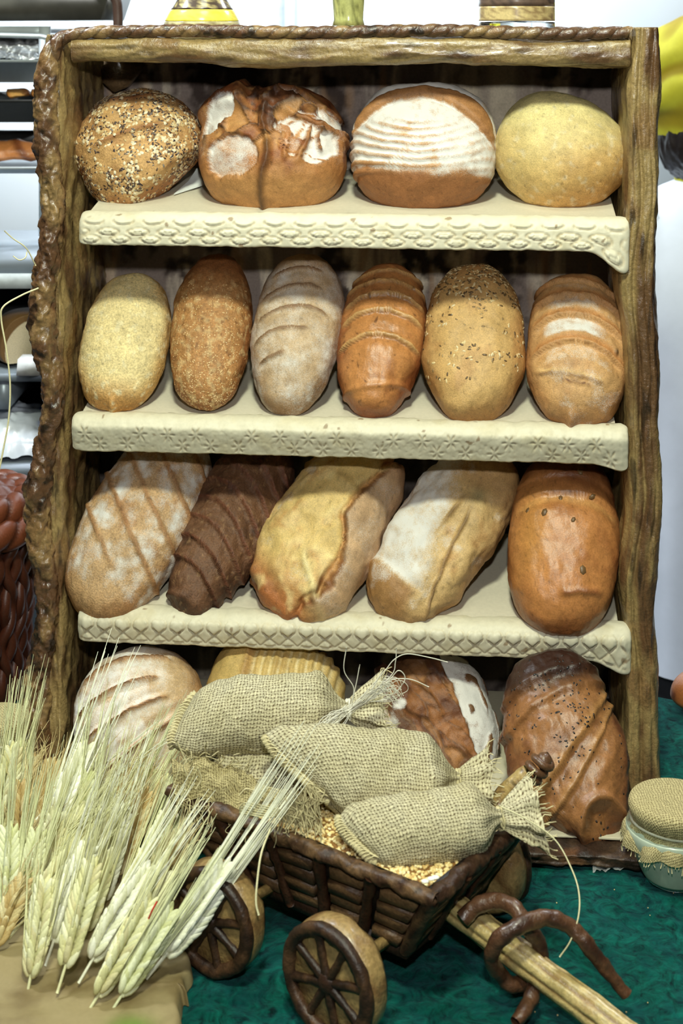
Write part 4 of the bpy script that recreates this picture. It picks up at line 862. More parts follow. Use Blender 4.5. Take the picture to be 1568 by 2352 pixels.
# tongue with its fluted skin
t0, t1 = cl(pz(1050, 2090, 0.085)), cl(pz(1400, 2352, 0.032)); dirn = t1 - t0
t = np.linspace(-0.12, 1.35, 120)[:, None]; pth = t0 + dirn * t; P, D = sweep(pth, 0.0205, 48); ph = np.arange(48) / 48 * 2 * np.pi
fl = -0.0035 * np.abs(np.cos(ph * 3.5 + 0.4))[None] ** 10 + 0.002 * fbm(P * np.array([18, 18, 60]), 3)
P = (P + D * fl[..., None]).reshape(-1, 3); c = mix(np.tile(lin((186, 164, 108)), (len(P), 1)), lin((128, 98, 58)), sm(-0.0005, -0.0035, fl.ravel())); c = mix(c, lin((150, 118, 70)), sm(0.1, 0.6, fbm(P * 30, 3)) * 0.6)
P2, tf = fan(P, np.arange(48) + 119 * 48); bb = MB(); bb.add(P2, [grid_faces(120, 48, False, True), tf], np.concatenate([c, c[-1:]])); bb.build('tongue', M['dough_wood'], cart, label='pale fluted drawbar')
def coil(spec, r, name):
    pts = catmull([cl(pz(u, v, z)) for u, v, z in spec], 14); n = len(pts)
    P, D = sweep(pts, r * (1 - 0.25 * sm(0.8, 1, np.linspace(0, 1, n)) ), 16); P = (P + D * (0.0022 * fbm(P * 60, 3))[..., None]).reshape(-1, 3)
    bb = MB(); bb.add(P, grid_faces(n, 16, False, True), mix(np.tile(lin((92, 62, 42)), (len(P), 1)), lin((62, 38, 26)), sm(-0.2, 0.5, fbm(P * 30, 3)))); bb.build(name, M['dough_wood'], cart, label='brown dough rope looped round the drawbar')
coil([(1062, 2112, 0.10), (1092, 2082, 0.115), (1140, 2070, 0.125), (1182, 2086, 0.125), (1206, 2125, 0.11), (1236, 2165, 0.085), (1244, 2200, 0.065), (1232, 2240, 0.045), (1222, 2285, 0.03), (1200, 2330, 0.022), (1184, 2350, 0.018)], 0.0105, 'rope_coil')
coil([(1220, 2150, 0.055), (1232, 2190, 0.040), (1220, 2240, 0.030), (1180, 2262, 0.030), (1150, 2240, 0.045), (1128, 2205, 0.075), (1140, 2165, 0.105), (1180, 2132, 0.125), (1250, 2108, 0.130), (1310, 2130, 0.115), (1355, 2180, 0.090), (1395, 2230, 0.060), (1437, 2285, 0.030)], 0.0108, 'rope_coil')
# corner peg with a knotted top
bb = MB(); pp = [np.array([0.205, 0.108, 0.170])] + [cl(px(u, v, 2.235)) for u, v in ((1150, 1835), (1185, 1800), (1215, 1778))]; pts = catmull(pp, 10); P, D = sweep(pts, 0.0135, 16)
P = (P + D * (0.002 * fbm(P * np.array([60, 60, 20]), 3))[..., None]).reshape(-1, 3); bb.add(P, grid_faces(len(pts), 16, False, True), dcol(P, lin((176, 150, 94)), lin((140, 110, 66)))); peg = bb.build('corner_peg', M['dough_wood'], cart, label='pale peg at the far corner')
cen = cl(px(1236, 1762, 2.23)); ax = cl(px(1250, 1745, 2.23)) - cl(px(1215, 1785, 2.23)); ax /= np.linalg.norm(ax); a = np.linspace(0, 5 * np.pi, 90); u_ = np.cross(ax, [0, 0, 1.0]); u_ /= np.linalg.norm(u_); w_ = np.cross(ax, u_)
hel = cen + np.outer(np.cos(a), u_) * 0.0125 + np.outer(np.sin(a), w_) * 0.0125 + np.outer((a / a[-1] - 0.5) * 0.034, ax); bb = MB(); bb.tube(hel, 0.0056, 9, lin((96, 66, 44))); V, f = ellipsoid(10, 6); bb.add(V * 0.012 + cen + ax * 0.012, f, lin((96, 66, 44))); bb.build('knot', M['dough_wood'], peg)

# ------------------------------------------------------------------ wheat grain filling the cart
n = 60; X, Y = np.meshgrid(np.linspace(-RA + 0.008, RA - 0.008, n), np.linspace(-RB + 0.008, RB - 0.008, n), indexing='ij')
def gz(x, y): return 0.168 + 0.016 * np.clip(1 - (x / RA) ** 2, 0, 1) * np.clip(1 - (y / RB) ** 2, 0, 1) + 0.004 * perlin(np.stack([x * 18, y * 18, x * 0], -1))
G = np.stack([X, Y, gz(X, Y)], -1).reshape(-1, 3); ng = 4200
gx, gy = crng.uniform(-RA + 0.01, RA - 0.01, ng), crng.uniform(-RB + 0.01, RB - 0.01, ng); gp = np.stack([gx, gy, gz(gx, gy)], 1); gn = np.array([0, 0, 1.0]) + crng.normal(size=(ng, 3)) * 0.35
V, Fc = ellipsoid(6, 4); gn /= np.linalg.norm(gn, axis=1)[:, None]; t = crng.normal(size=(ng, 3)); t -= gn * (t * gn).sum(1)[:, None]; t /= np.linalg.norm(t, axis=1)[:, None]; b_ = np.cross(gn, t)
sz = crng.uniform(0.8, 1.2, (ng, 1, 1)); W = gp[:, None] + (V[None, :, 0:1] * 0.0040 * t[:, None] + V[None, :, 1:2] * 0.0025 * b_[:, None] + V[None, :, 2:3] * 0.0021 * gn[:, None]) * sz + np.array([0, 0, 0.0012])
gc = np.array([lin(c) for c in ((236, 216, 156), (222, 196, 130), (242, 226, 176), (206, 172, 108), (230, 206, 144))])[crng.randint(0, 5, ng)]
bb = MB(); bb.add(G, grid_faces(n, n), lin((134, 96, 50))); bb.add(W.reshape(-1, 3), (Fc[None] + (np.arange(ng) * len(V))[:, None, None]).reshape(-1, 3), np.repeat(gc, len(V), 0))
M['grain'] = attr_mat('grain_skin', 0.6, 0.25, 900, 0.9, 1.12, 0.1); gr = bb.build('wheat_grains', M['grain'], None, label='golden wheat grains heaped in the handcart', cat='grain', kind='stuff'); gr.location = O; gr.rotation_euler = (0, 0, CRZ)
for u, v in ((985, 2022), (1000, 2012), (972, 2026)):
    pass

# ------------------------------------------------------------------ burlap sacks
def thread_tubes(b, specs, r, k=4, col=(1, 1, 1)):
    for s in specs: b.tube(catmull(s, 6), r, k, col, cap=False)
JT = lin((206, 194, 150)); JW = lin((226, 222, 204))
srng = np.random.RandomState(21)
def sack(name, p0, p1, W, H, up, label, tuft=0.05, seam=True, tie=JT, slant=0.0, mat='burlap'):
    p0, p1 = np.asarray(p0, float), np.asarray(p1, float); ax = p1 - p0; Ls = np.linalg.norm(ax); ax /= Ls
    up = np.asarray(up, float); up = up - ax * np.dot(up, ax); up /= np.linalg.norm(up); sd = np.cross(ax, up)
    n, k = 110, 97; s = np.linspace(0, 1, n) ** 1.0; ph = np.linspace(0, 2 * np.pi, k)
    nk = sm(0.80, 1.0, s)
    hw = W * (0.97 + 0.06 * np.sin(s * 3.0)) * (1 - nk * 0.80) ; hh = H * np.clip(s / 0.32, 0, 1) ** 0.58 * (1 - nk * 0.72) + 0.004
    hw = hw * (1 - 0.30 * gs(s, 0.07))
    cph, sph = np.cos(ph), np.sin(ph); pw = 2.4; rr = (np.abs(cph) ** pw + np.abs(sph) ** pw) ** (-1 / pw)
    fold = 1 + (0.10 * np.cos(ph * 9 + 1))[None] * sm(0.72, 0.96, s)[:, None] 
    P = p0 + ax * (s * Ls)[:, None, None] + (hw[:, None] * (cph * rr)[None] * fold)[..., None] * sd + (hh[:, None] * (sph * rr)[None] * fold)[..., None] * up
    seedv = p0 * 40
    P = P + (0.0045 * fbm(P * 16 + seedv, 3) + 0.002 * fbm(P * 48, 2))[..., None] * (cph[None, :, None] * sd + sph[None, :, None] * up)
    P = P + ax * (slant * (cph * rr)[None] * (1 - s)[:, None] ** 1.5)[..., None]
    P = P - up * (0.008 * np.sin(s * np.pi))[:, None, None] * (sph < 0)[None, :, None]
    per = np.cumsum(np.concatenate([[0], np.linalg.norm(np.diff(np.stack([W * cph * rr, H * sph * rr], 1), axis=0), axis=1)]))
    uv = np.stack([np.repeat((s * Ls)[:, None], k, 1), np.repeat(per[None], n, 0)], -1).reshape(-1, 2)
    root = empty(name, p0, label=label, cat='sack', group='burlap sacks on the handcart')
    me = mesh('sack_body', P.reshape(-1, 3) - p0, [grid_faces(n, k)[:, ::-1].copy()], None, uv); link('sack_body', me, M[mat], root)
    if seam:                                           # folded, stitched closed end
        b = MB(); q = np.linspace(-1, 1, 60); pth = p0 - p0 + np.outer(q * W * 0.70, sd) - 0.004 * ax + np.outer(slant * q * 0.95 + 0.010 * q ** 4, ax) + np.outer(0.003 * np.sin(q * 5), up); P2, D2 = sweep(pth, 0.0062 + 0.0012 * np.sin(q * 60), 10); b.add(P2.reshape(-1, 3), grid_faces(60, 10, False, True), JT * 0.9)
        for x in np.linspace(-0.9, 0.9, 17):
            o_ = x * W * 0.70 * sd + (slant * x * 0.95 - 0.003 + 0.010 * x ** 4) * ax; b.tube(np.array([o_ - 0.008 * ax + 0.004 * up, o_ + 0.004 * up + 0.006 * up, o_ + 0.012 * ax + 0.007 * up + sd * 0.004]), 0.0011, 4, JT)
        b.build('stitched_hem', M['thread'], root, kind='stuff')
    if tuft:
        nt_, kt = 22, 49; s2 = np.linspace(0, 1, nt_); ph2 = np.linspace(0, 2 * np.pi, kt); base = P[-1].mean(0)
        rw = 0.013 + tuft * 0.62 * s2 ** 0.8; fo = 1 + 0.25 * np.cos(ph2 * 7)[None] * (0.4 + 0.6 * s2[:, None])
        Q = base + ax * (s2 * tuft)[:, None, None] + (rw[:, None] * fo * np.cos(ph2)[None])[..., None] * sd + (rw[:, None] * fo * 0.55 * np.sin(ph2)[None])[..., None] * up
        Q = Q + (0.006 * fbm(Q * 35, 3))[..., None] * s2[:, None, None]; uv = np.stack([np.repeat((s2 * tuft)[:, None], kt, 1), np.repeat((ph2 * 0.03)[None], nt_, 0)], -1).reshape(-1, 2)
        link('mouth_frill', mesh('mouth_frill', Q.reshape(-1, 3) - p0, [grid_faces(nt_, kt)], None, uv), M[mat], root)
        b = MB()
        for j in range(0, kt - 1, 1):
            e = Q[-1, j] - p0; dv = (Q[-1, j] - Q[-4, j]); dv /= np.linalg.norm(dv); l_ = srng.uniform(0.006, 0.018); b.tube(np.array([e, e + dv * l_ * 0.5 + srng.normal(size=3) * 0.0015, e + dv * l_ + srng.normal(size=3) * 0.003]), 0.0009, 3, JT)
        b.build('frayed_edge', M['thread'], root, kind='stuff')
        ring = [base - p0 + (0.0155 * math.cos(x) * sd + 0.0135 * math.sin(x) * up) + ax * 0.003 * math.sin(x * 2.0 + z_) for z_ in (0, 1.5, 3) for x in np.linspace(0, 2 * np.pi, 14)]
        b = MB(); b.tube(np.array(ring), 0.0016, 5, tie); b.build('neck_tie', M['thread'], root)
    return root, sd, up, ax
upv = np.array([-0.15, -0.62, 0.78])
sA = sack('burlap_sack', px(415, 1655, 2.33), px(800, 1630, 2.34), 0.054, 0.052, (-0.05, -0.72, 0.70), 'upper burlap sack lying flat, tied with white string beside the torn dark loaf', tuft=0.055, tie=JW, slant=-0.018)
sD = sack('burlap_sack', px(700, 1790, 2.30), px(470, 1790, 2.31), 0.042, 0.040, upv, 'smallest burlap sack, wedged between two others with its mouth frayed open to the left', tuft=0.0)
sB = sack('burlap_sack', px(672, 1765, 2.215), px(1050, 1792, 2.24), 0.060, 0.045, (0.10, -0.66, 0.74), 'middle burlap sack with a stitched left end, on top of the pile', tuft=0.045, slant=0.052)
sC = sack('burlap_sack', px(812, 1930, 2.12), px(1148, 1880, 2.16), 0.047, 0.043, (-0.1, -0.60, 0.78), 'front burlap sack resting on the grain with its frayed neck at the right', tuft=0.055, slant=0.022)
# white string at the neck of the upper sack
nk = px(802, 1632, 2.30); b = MB()
for i in range(26):
    e = px(730 + srng.normal() * 16, 1688 + srng.normal() * 9, 2.24 + srng.normal() * .01); b.tube(catmull([nk + srng.normal(size=3) * 0.004, (nk + e) / 2 + srng.normal(size=3) * 0.006 + [0, -.006, 0.004], e], 6), 0.0006, 3, JW)
for i in range(30):
    u1, v1 = 905 + srng.normal() * 14, 1570 + srng.normal() * 14; b.tube(catmull([nk + srng.normal(size=3) * 0.003, px(850 + srng.normal() * 8, 1600 + srng.normal() * 6, 2.285), px(u1 - 10, v1, 2.28), px(u1 + 10, v1 + 24, 2.28), px(880 + srng.normal() * 20, 1612, 2.285)][: srng.randint(3, 6)], 6), 0.0006, 3, JW)
for sp in ([(806, 1620), (812, 1580), (790, 1540), (795, 1488)], [(806, 1622), (818, 1570), (826, 1527)], [(810, 1622), (880, 1545), (905, 1515), (935, 1502), (985, 1510), (1028, 1521)], [(815, 1618), (895, 1555), (908, 1520), (910, 1488)], [(830, 1610), (890, 1565), (915, 1540), (930, 1560), (905, 1595)], [(880, 1560), (940, 1560), (985, 1578)], [(800, 1640), (720, 1675), (660, 1700)]):
    b.tube(catmull([px(u, v, 2.285 - 0.0005 * i) for i, (u, v) in enumerate(sp)], 8), 0.0007, 4, JW)
nkl = np.array(sA[0].location); b.V = [v - nkl for v in b.V]; b.build('white_string', M['thread'], sA[0], kind='stuff', label='white tie string')
# torn mouth of the smallest sack, spilling over the cart's edge
quad = [px(392, 1735, 2.30), px(560, 1775, 2.27), px(740, 1850, 2.195), px(700, 1915, 2.185), px(560, 1862, 2.235), px(400, 1822, 2.27)]
n, k = 70, 28; s = np.linspace(0, 1, n); t = np.linspace(0, 1, k)
topc = catmull([quad[0], quad[1], quad[2]], 40); botc = catmull([quad[5], quad[4], quad[3]], 40)
rs = lambda C_: np.stack([np.interp(s * (len(C_) - 1), np.arange(len(C_)), C_[:, i]) for i in range(3)], 1)
Tp, Bt = rs(topc), rs(botc); P = Tp[:, None] * (1 - t)[None, :, None] + Bt[:, None] * t[None, :, None]
P = P + np.array([0, -0.30, 0.9]) * (0.030 * fbm(P * 22, 4) + 0.012 * np.sin(t * math.pi)[None] + 0.004 * fbm(P * 70, 2))[..., None]
pD = np.array(sD[0].location); uv = np.stack([np.repeat((s * 0.26)[:, None], k, 1), np.repeat((t * 0.07)[None], n, 0)], -1).reshape(-1, 2)
link('torn_mouth', mesh('torn_mouth', P.reshape(-1, 3) - pD, [grid_faces(n, k)], None, uv), M['burlap_fine'], sD[0], label='crumpled frayed burlap')
b = MB()
for i in range(120):
    j = srng.randint(0, n); side = srng.rand() < 0.25; e = P[j, 0 if side else -1] - pD; g = np.array([srng.normal() * 0.4 + (-0.3 if j < 25 else 0.25), -0.5, (0.4 if side else -0.8) + srng.normal() * 0.3]); g /= np.linalg.norm(g); l_ = srng.uniform(0.012, 0.040)
    b.tube(catmull([e, e + g * l_ * 0.4 + srng.normal(size=3) * 0.003, e + g * l_ * 0.8 + srng.normal(size=3) * 0.004, e + g * l_ + srng.normal(size=3) * 0.005], 5), srng.uniform(0.0005, 0.0011), 4, JT * srng.uniform(0.8, 1.05))
for i in range(90):                                   # fringe hanging at the right end of the torn cloth
    e = px(640 + srng.rand() * 90, 1800 + srng.rand() * 50, 2.175) - pD; g = np.array([0.1 + srng.normal() * 0.25, -0.3, -0.9]); l_ = srng.uniform(0.02, 0.06)
    b.tube(catmull([e, e + g * l_ * 0.4 + srng.normal(size=3) * 0.004, e + g * l_ * 0.75 + srng.normal(size=3) * 0.005, e + g * l_ + srng.normal(size=3) * 0.006], 5), srng.uniform(0.0005, 0.0010), 4, JT * srng.uniform(0.75, 1.05))
for sp in ([(550, 1826), (565, 1812), (590, 1816), (620, 1810), (650, 1820)], [(420, 1760), (430, 1785), (425, 1815)], [(455, 1765), (462, 1790), (450, 1812)], [(405, 1700), (425, 1745)]):
    b.tube(catmull([px(u, v, 2.21) - pD for u, v in sp], 8), 0.0013, 5, JT)
b.build('loose_threads', M['thread'], sD[0], kind='stuff')

# ------------------------------------------------------------------ straws
def straw(name, pts, r, col, label, cat='straw', k=6):
    P = catmull(pts, 12); b = MB(); o0 = P[0].copy(); b.tube(P - o0, r, k, col); o = b.build(name, M['wheat'], label=label, cat=cat); o.location = o0; return o
RAF = lin((224, 216, 172))
straw('raffia_strand', [px(1145, 1850, 2.13), px(1215, 1885, 2.12), px(1275, 1930, 2.11), px(1312, 1995, 2.09), px(1329, 2050, 2.07), px(1328, 2105, 2.05), px(1310, 2160, 2.04), px(1285, 2198, 2.04)], 0.0010, RAF, 'long thin raffia strand arching from the front sack down over the green cloth')
straw('raffia_strand', [px(88, 662, 2.64), px(50, 678, 2.62), px(8, 704, 2.60), px(3, 735, 2.60), px(14, 800, 2.60), px(23, 880, 2.60), px(20, 960, 2.60), px(8, 1030, 2.60), px(-6, 1100, 2.60)], 0.0016, RAF, 'pale raffia strand hanging beside the left upright of the rack')
straw('raffia_strand', [px(82, 610, 2.66), px(60, 570, 2.64), px(30, 548, 2.63), px(10, 530, 2.62)], 0.0011, RAF, 'thin curl of raffia sticking out at the left upright')
straw('raffia_strand', [px(62, 578, 2.645), px(58, 592, 2.64), px(44, 597, 2.64), px(30, 588, 2.64)], 0.0011, RAF, 'tiny hooked raffia end beside the left upright')
straw('bent_straw', [px(622, 1900, 2.13), px(600, 1960, 2.10), px(590, 2030, 2.08), px(588, 2075, 2.07), px(594, 2102, 2.065)], 0.0015, RAF, 'single bent straw hanging down in front of the cart side')
b = MB()
for i in range(6): b.tube(catmull([px(655, 1862 + i, 2.15), px(610, 1852 + i * 5, 2.145), px(565, 1848 + i * 5 - 4, 2.14), px(550, 1858 + (i % 2) * 10, 2.16), px(562, 1868 + i, 2.16), px(620, 1868 + i, 2.165)], 8), 0.0008, 5, RAF * (0.9 + 0.03 * i))
b.build('straw_twist', M['wheat'], label='small folded twist of straw lying on the grain', cat='straw')

# ------------------------------------------------------------------ wheat sheaf on a slab of dough
cen = pz(150, 2200, 0.0); bp = [pz(u, v, 0.0) for u, v in ((322, 2050), (370, 2150), (425, 2200), (441, 2235), (442, 2262), (428, 2285), (434, 2312), (421, 2312), (416, 2345), (392, 2420), (100, 2520), (-160, 2440), (-190, 2150), (-150, 1900), (60, 1850), (250, 1930))]
bd = catmull(bp + [bp[0]], 10)[:-1]; nb = len(bd); nr = 40; r_ = np.linspace(0, 1, nr) ** 0.8
P = cen + (bd - cen)[None] * r_[:, None, None]; edge = np.clip((1 - r_) / 0.06, 0, 1); zt = 0.026 * np.sqrt(np.clip(1 - (1 - edge) ** 2, 0, 1))
P[..., 2] = zt[:, None] + 0.003 * fbm(P * 14, 3) * edge[:, None] + 0.0015 * fbm(P * 50, 2); P[..., 2] = np.maximum(P[..., 2], 0.001); P = P.reshape(-1, 3)
c = mix(np.tile(lin((150, 134, 96)), (len(P), 1)), lin((112, 94, 60)), sm(-0.1, 0.6, fbm(P * 12, 4))); gsp = pz(300, 2350, 0.03); c = mix(c, lin((96, 128, 44)), gs(np.hypot(P[:, 0] - gsp[0], (P[:, 1] - gsp[1]) * 1.3), 0.028) * 0.9)
rootb = link('dough_slab', mesh('dough_slab', P, [grid_faces(nr, nb, False, True)], c), M['ivory'], label='flat tan slab of dough under the wheat ears at lower left', cat='board')
krng = np.random.RandomState(8)
def ear_parts(seed, Le, awl, fat, cols, wild=1.0, skip=0.60):
    rg_ = np.random.RandomState(seed); V, Fc = ellipsoid(7, 5); kb, ab = MB(), MB(); rows = 13
    bend = rg_.uniform(-0.08, 0.08)
    for i in range(rows):
        t = i / (rows - 1); y = Le * (0.02 + 0.90 * t); wd = fat * (0.62 + 0.85 * math.sin(math.pi * (0.18 + 0.72 * t)))
        for sx, sy in ((-1, -0.25), (1, -0.25), (0, -1), (0, 1), (-0.8, 0.6), (0.8, 0.6)):
            if (sx == 0) == (i % 2 == 0) and i > 0 and sx == 0: pass
            off = np.array([sx * wd, sy * wd * 0.62, y + (0.5 if sx == 0 else 0) * Le / rows + rg_.normal() * 0.0008]); ou = np.array([sx, sy * 0.7, 0]); ou /= np.linalg.norm(ou)
            ax = np.array([0, 0, 1.0]) + ou * rg_.uniform(0.28, 0.60); ax /= np.linalg.norm(ax); b1 = np.cross(ax, [0.3, 1, 0.1]); b1 /= np.linalg.norm(b1); b2 = np.cross(ax, b1)
            l_ = 0.0118 * rg_.uniform(0.9, 1.1); q = V.copy(); q[:, :2] *= (1 - 0.35 * np.clip(q[:, 2], 0, 1))[:, None]
            W = off + q[:, 0:1] * b1 * 0.0046 + q[:, 1:2] * b2 * 0.0042 + q[:, 2:3] * ax * l_; W[:, 0] += bend * (W[:, 2] / Le) ** 2 * Le
            kb.add(W, Fc, np.array(cols[rg_.randint(0, len(cols))]))
            if rg_.rand() < skip: continue
            tip = off + ax * l_; tip[0] += bend * (tip[2] / Le) ** 2 * Le; L_ = awl * rg_.uniform(0.75, 1.1) * (1.0 if t < 0.8 else 0.8); dr = np.array([0, 0, 1.0]) + ou * (0.10 + 0.06 * rg_.rand()) * wild + rg_.normal(size=3) * 0.03 * wild + np.array([bend * 1.2, 0, 0]); dr /= np.linalg.norm(dr)
            cv = rg_.normal(size=3) * 0.006 * wild; tt = np.linspace(0, 1, 5)[:, None]; pth = tip + dr * L_ * tt + cv * tt ** 2
            ab.tube(pth, 0.00095 * (1.05 - 0.75 * tt[:, 0]), 3, np.array(cols[0]) * rg_.uniform(1.0, 1.16), cap=False)
    out = []
    for bb, nm in ((kb, 'kernels'), (ab, 'awns')):
        fs = [np.concatenate(x) for x in (bb.Q, bb.T) if x]; out.append((nm, mesh(nm, np.concatenate(bb.V), fs, np.concatenate(bb.C))))
    sb = MB(); sb.tube(catmull([(0, 0, 0.006), (0.0005, 0.0, -0.012), (0, 0, -0.034)], 6), 0.0017, 6, np.array(cols[0]) * 0.98); out.append(('stem', mesh('stem', np.concatenate(sb.V), [np.concatenate(sb.Q), np.concatenate(sb.T)], np.concatenate(sb.C))))
    return out
PALE = [lin(c) for c in ((222, 220, 172), (208, 204, 150), (230, 228, 190), (212, 204, 156))]; GRN = [lin(c) for c in ((220, 222, 178), (204, 206, 152), (226, 228, 190))]; TAN = [lin(c) for c in ((210, 192, 140), (194, 168, 112), (218, 206, 160), (184, 158, 102))]; WHT = [lin(c) for c in ((238, 238, 214), (228, 228, 198), (242, 242, 224))]
PROTO = [ear_parts(1, 0.096, 0.115, 0.0072, PALE, 0.6), ear_parts(2, 0.086, 0.120, 0.0068, GRN, 0.5), ear_parts(3, 0.088, 0.055, 0.0070, TAN, 1.3), ear_parts(4, 0.100, 0.120, 0.0078, WHT, 0.45), ear_parts(5, 0.082, 0.100, 0.0070, PALE, 0.8), ear_parts(6, 0.066, 0.035, 0.0058, TAN, 1.8), ear_parts(7, 0.090, 0.160, 0.0066, WHT, 0.30, 0.30)]
GW = 'wheat ears in the sheaf'
def ear(u, v, ang, kind, sc=1.0, lean=28, label=None, z=0.036, spin=None):
    lift = 0.030 if (u, v) in ((185, 2250), (134, 2272), (107, 2210), (24, 2150), (342, 2240), (62, 2030)) else 0.010
    sc = sc * 1.16; ang = ang + 3
    p = pz(u, v, z); a = math.radians(ang); e = math.radians(lean)
    d = np.array([math.sin(a), math.cos(a) * math.sin(e), math.cos(a) * math.cos(e)]); d /= np.linalg.norm(d)
    x = np.cross([0, 1.0, 0], d); x /= np.linalg.norm(x); y = np.cross(d, x); sp = math.radians(krng.uniform(-35, 35) if spin is None else spin)
    X = x * math.cos(sp) + y * math.sin(sp); Y = np.cross(d, X)
    r = empty('wheat_ear', label=label or {2: 'tan ear with short bristles among the pale ears of the sheaf', 5: 'short tan ear almost without awns deep in the sheaf', 3: 'nearly white bearded ear among the greener ears of the sheaf', 1: 'slender green-white bearded ear in the middle of the sheaf', 4: 'stout pale bearded ear in the middle of the sheaf', 0: 'pale yellow bearded ear in the middle of the sheaf', 6: 'white ear'}[kind], cat='wheat', group=GW)
    r.matrix_world = Matrix(np.vstack([np.column_stack([np.stack([X, Y, d], 1) * sc, p + d * lift * sc]), [0, 0, 0, 1]]).tolist())
    for nm, me in PROTO[kind]: link(nm, me, M['wheat'], r, kind='stuff' if nm != 'stem' else None)
for e_ in ((185, 2250, 27, 3, 1.05, 30, 'white bearded ear at the front of the sheaf, stem towards the slab edge'),
           (222, 2290, 28, 0, 1.05, 30, 'front pale green ear leaning right, lowest at the sheaf front'), (277, 2288, 30, 1, 1.05, 32, 'slender green ear right of the lowest front ear'),
           (342, 2240, 38, 6, 1.20, 22, 'rightmost ear whose long awns reach over the rear cart wheel'), (134, 2272, 11, 0, 1.05, 28, 'upright pale ear left of the white front ear'),
           (68, 2250, 4, 4, 1.1, 26, 'stout upright ear near the left end of the sheaf front'), (107, 2210, 12, 3, 1.0, 28, None), (24, 2150, 36, 0, 1.05, 30, 'ear at the left edge leaning far to the right'), (8, 2110, -4, 1, 1.05, 28, None),
           (196, 2140, 10, 4, 1.0, 28, None), (250, 2170, 20, 0, 1.0, 30, None), (296, 2180, 24, 4, 1.0, 30, None), (316, 2140, 20, 2, 1.0, 30, 'tan ear with the red fleck among the pale ears'), (345, 2110, 16, 2, 1.0, 28, None), (388, 2010, 18, 5, 0.95, 20, 'short beardless tan ear standing alone before the green cloth'),
           (27, 2040, 52, 0, 0.95, 30, None), (62, 2030, 38, 4, 1.0, 30, None), (236, 2070, 4, 3, 1.0, 28, None), (270, 2010, 14, 2, 1.05, 26, None), (305, 2050, 22, 1, 1.0, 28, None), (160, 2080, 20, 0, 1.05, 28, None),
           (102, 1985, 12, 3, 1.35, 26, 'tallest white ear with awns rising before the left upright'), (168, 1990, 3, 1, 1.15, 26, None), (60, 1935, 48, 3, 1.15, 26, 'white ear slanting steeply right across the taller ears'), (40, 1990, -6, 2, 1.0, 26, None), (80, 1930, 6, 2, 1.0, 24, None), (15, 1900, 2, 1, 1.1, 22, None), (-12, 1930, 6, 0, 1.1, 22, None), (130, 1905, 18, 2, 1.0, 24, None), (200, 1960, 22, 4, 1.0, 26, None), (228, 1930, 28, 2, 1.0, 26, None), (258, 1935, 24, 1, 1.05, 26, None), (190, 1890, 30, 5, 1.0, 24, None), (280, 1960, 30, 0, 1.0, 26, None), (30, 1870, 14, 5, 1.0, 20, None)):
    ear(*e_[:6], label=e_[6])
for i in range(9):
    u = krng.uniform(-20, 290); v = krng.uniform(1930, 2200); ear(u, v, krng.uniform(0, 38) + 6 * krng.normal(), krng.choice([5, 1, 2, 2, 5, 4]), krng.uniform(0.9, 1.08), krng.uniform(24, 34))
straw('red_thread', [px(341, 2110, 2.03), px(350, 2090, 2.03), px(361, 2070, 2.035)], 0.0013, lin((196, 40, 24)), 'short red thread among the wheat ears', 'thread')

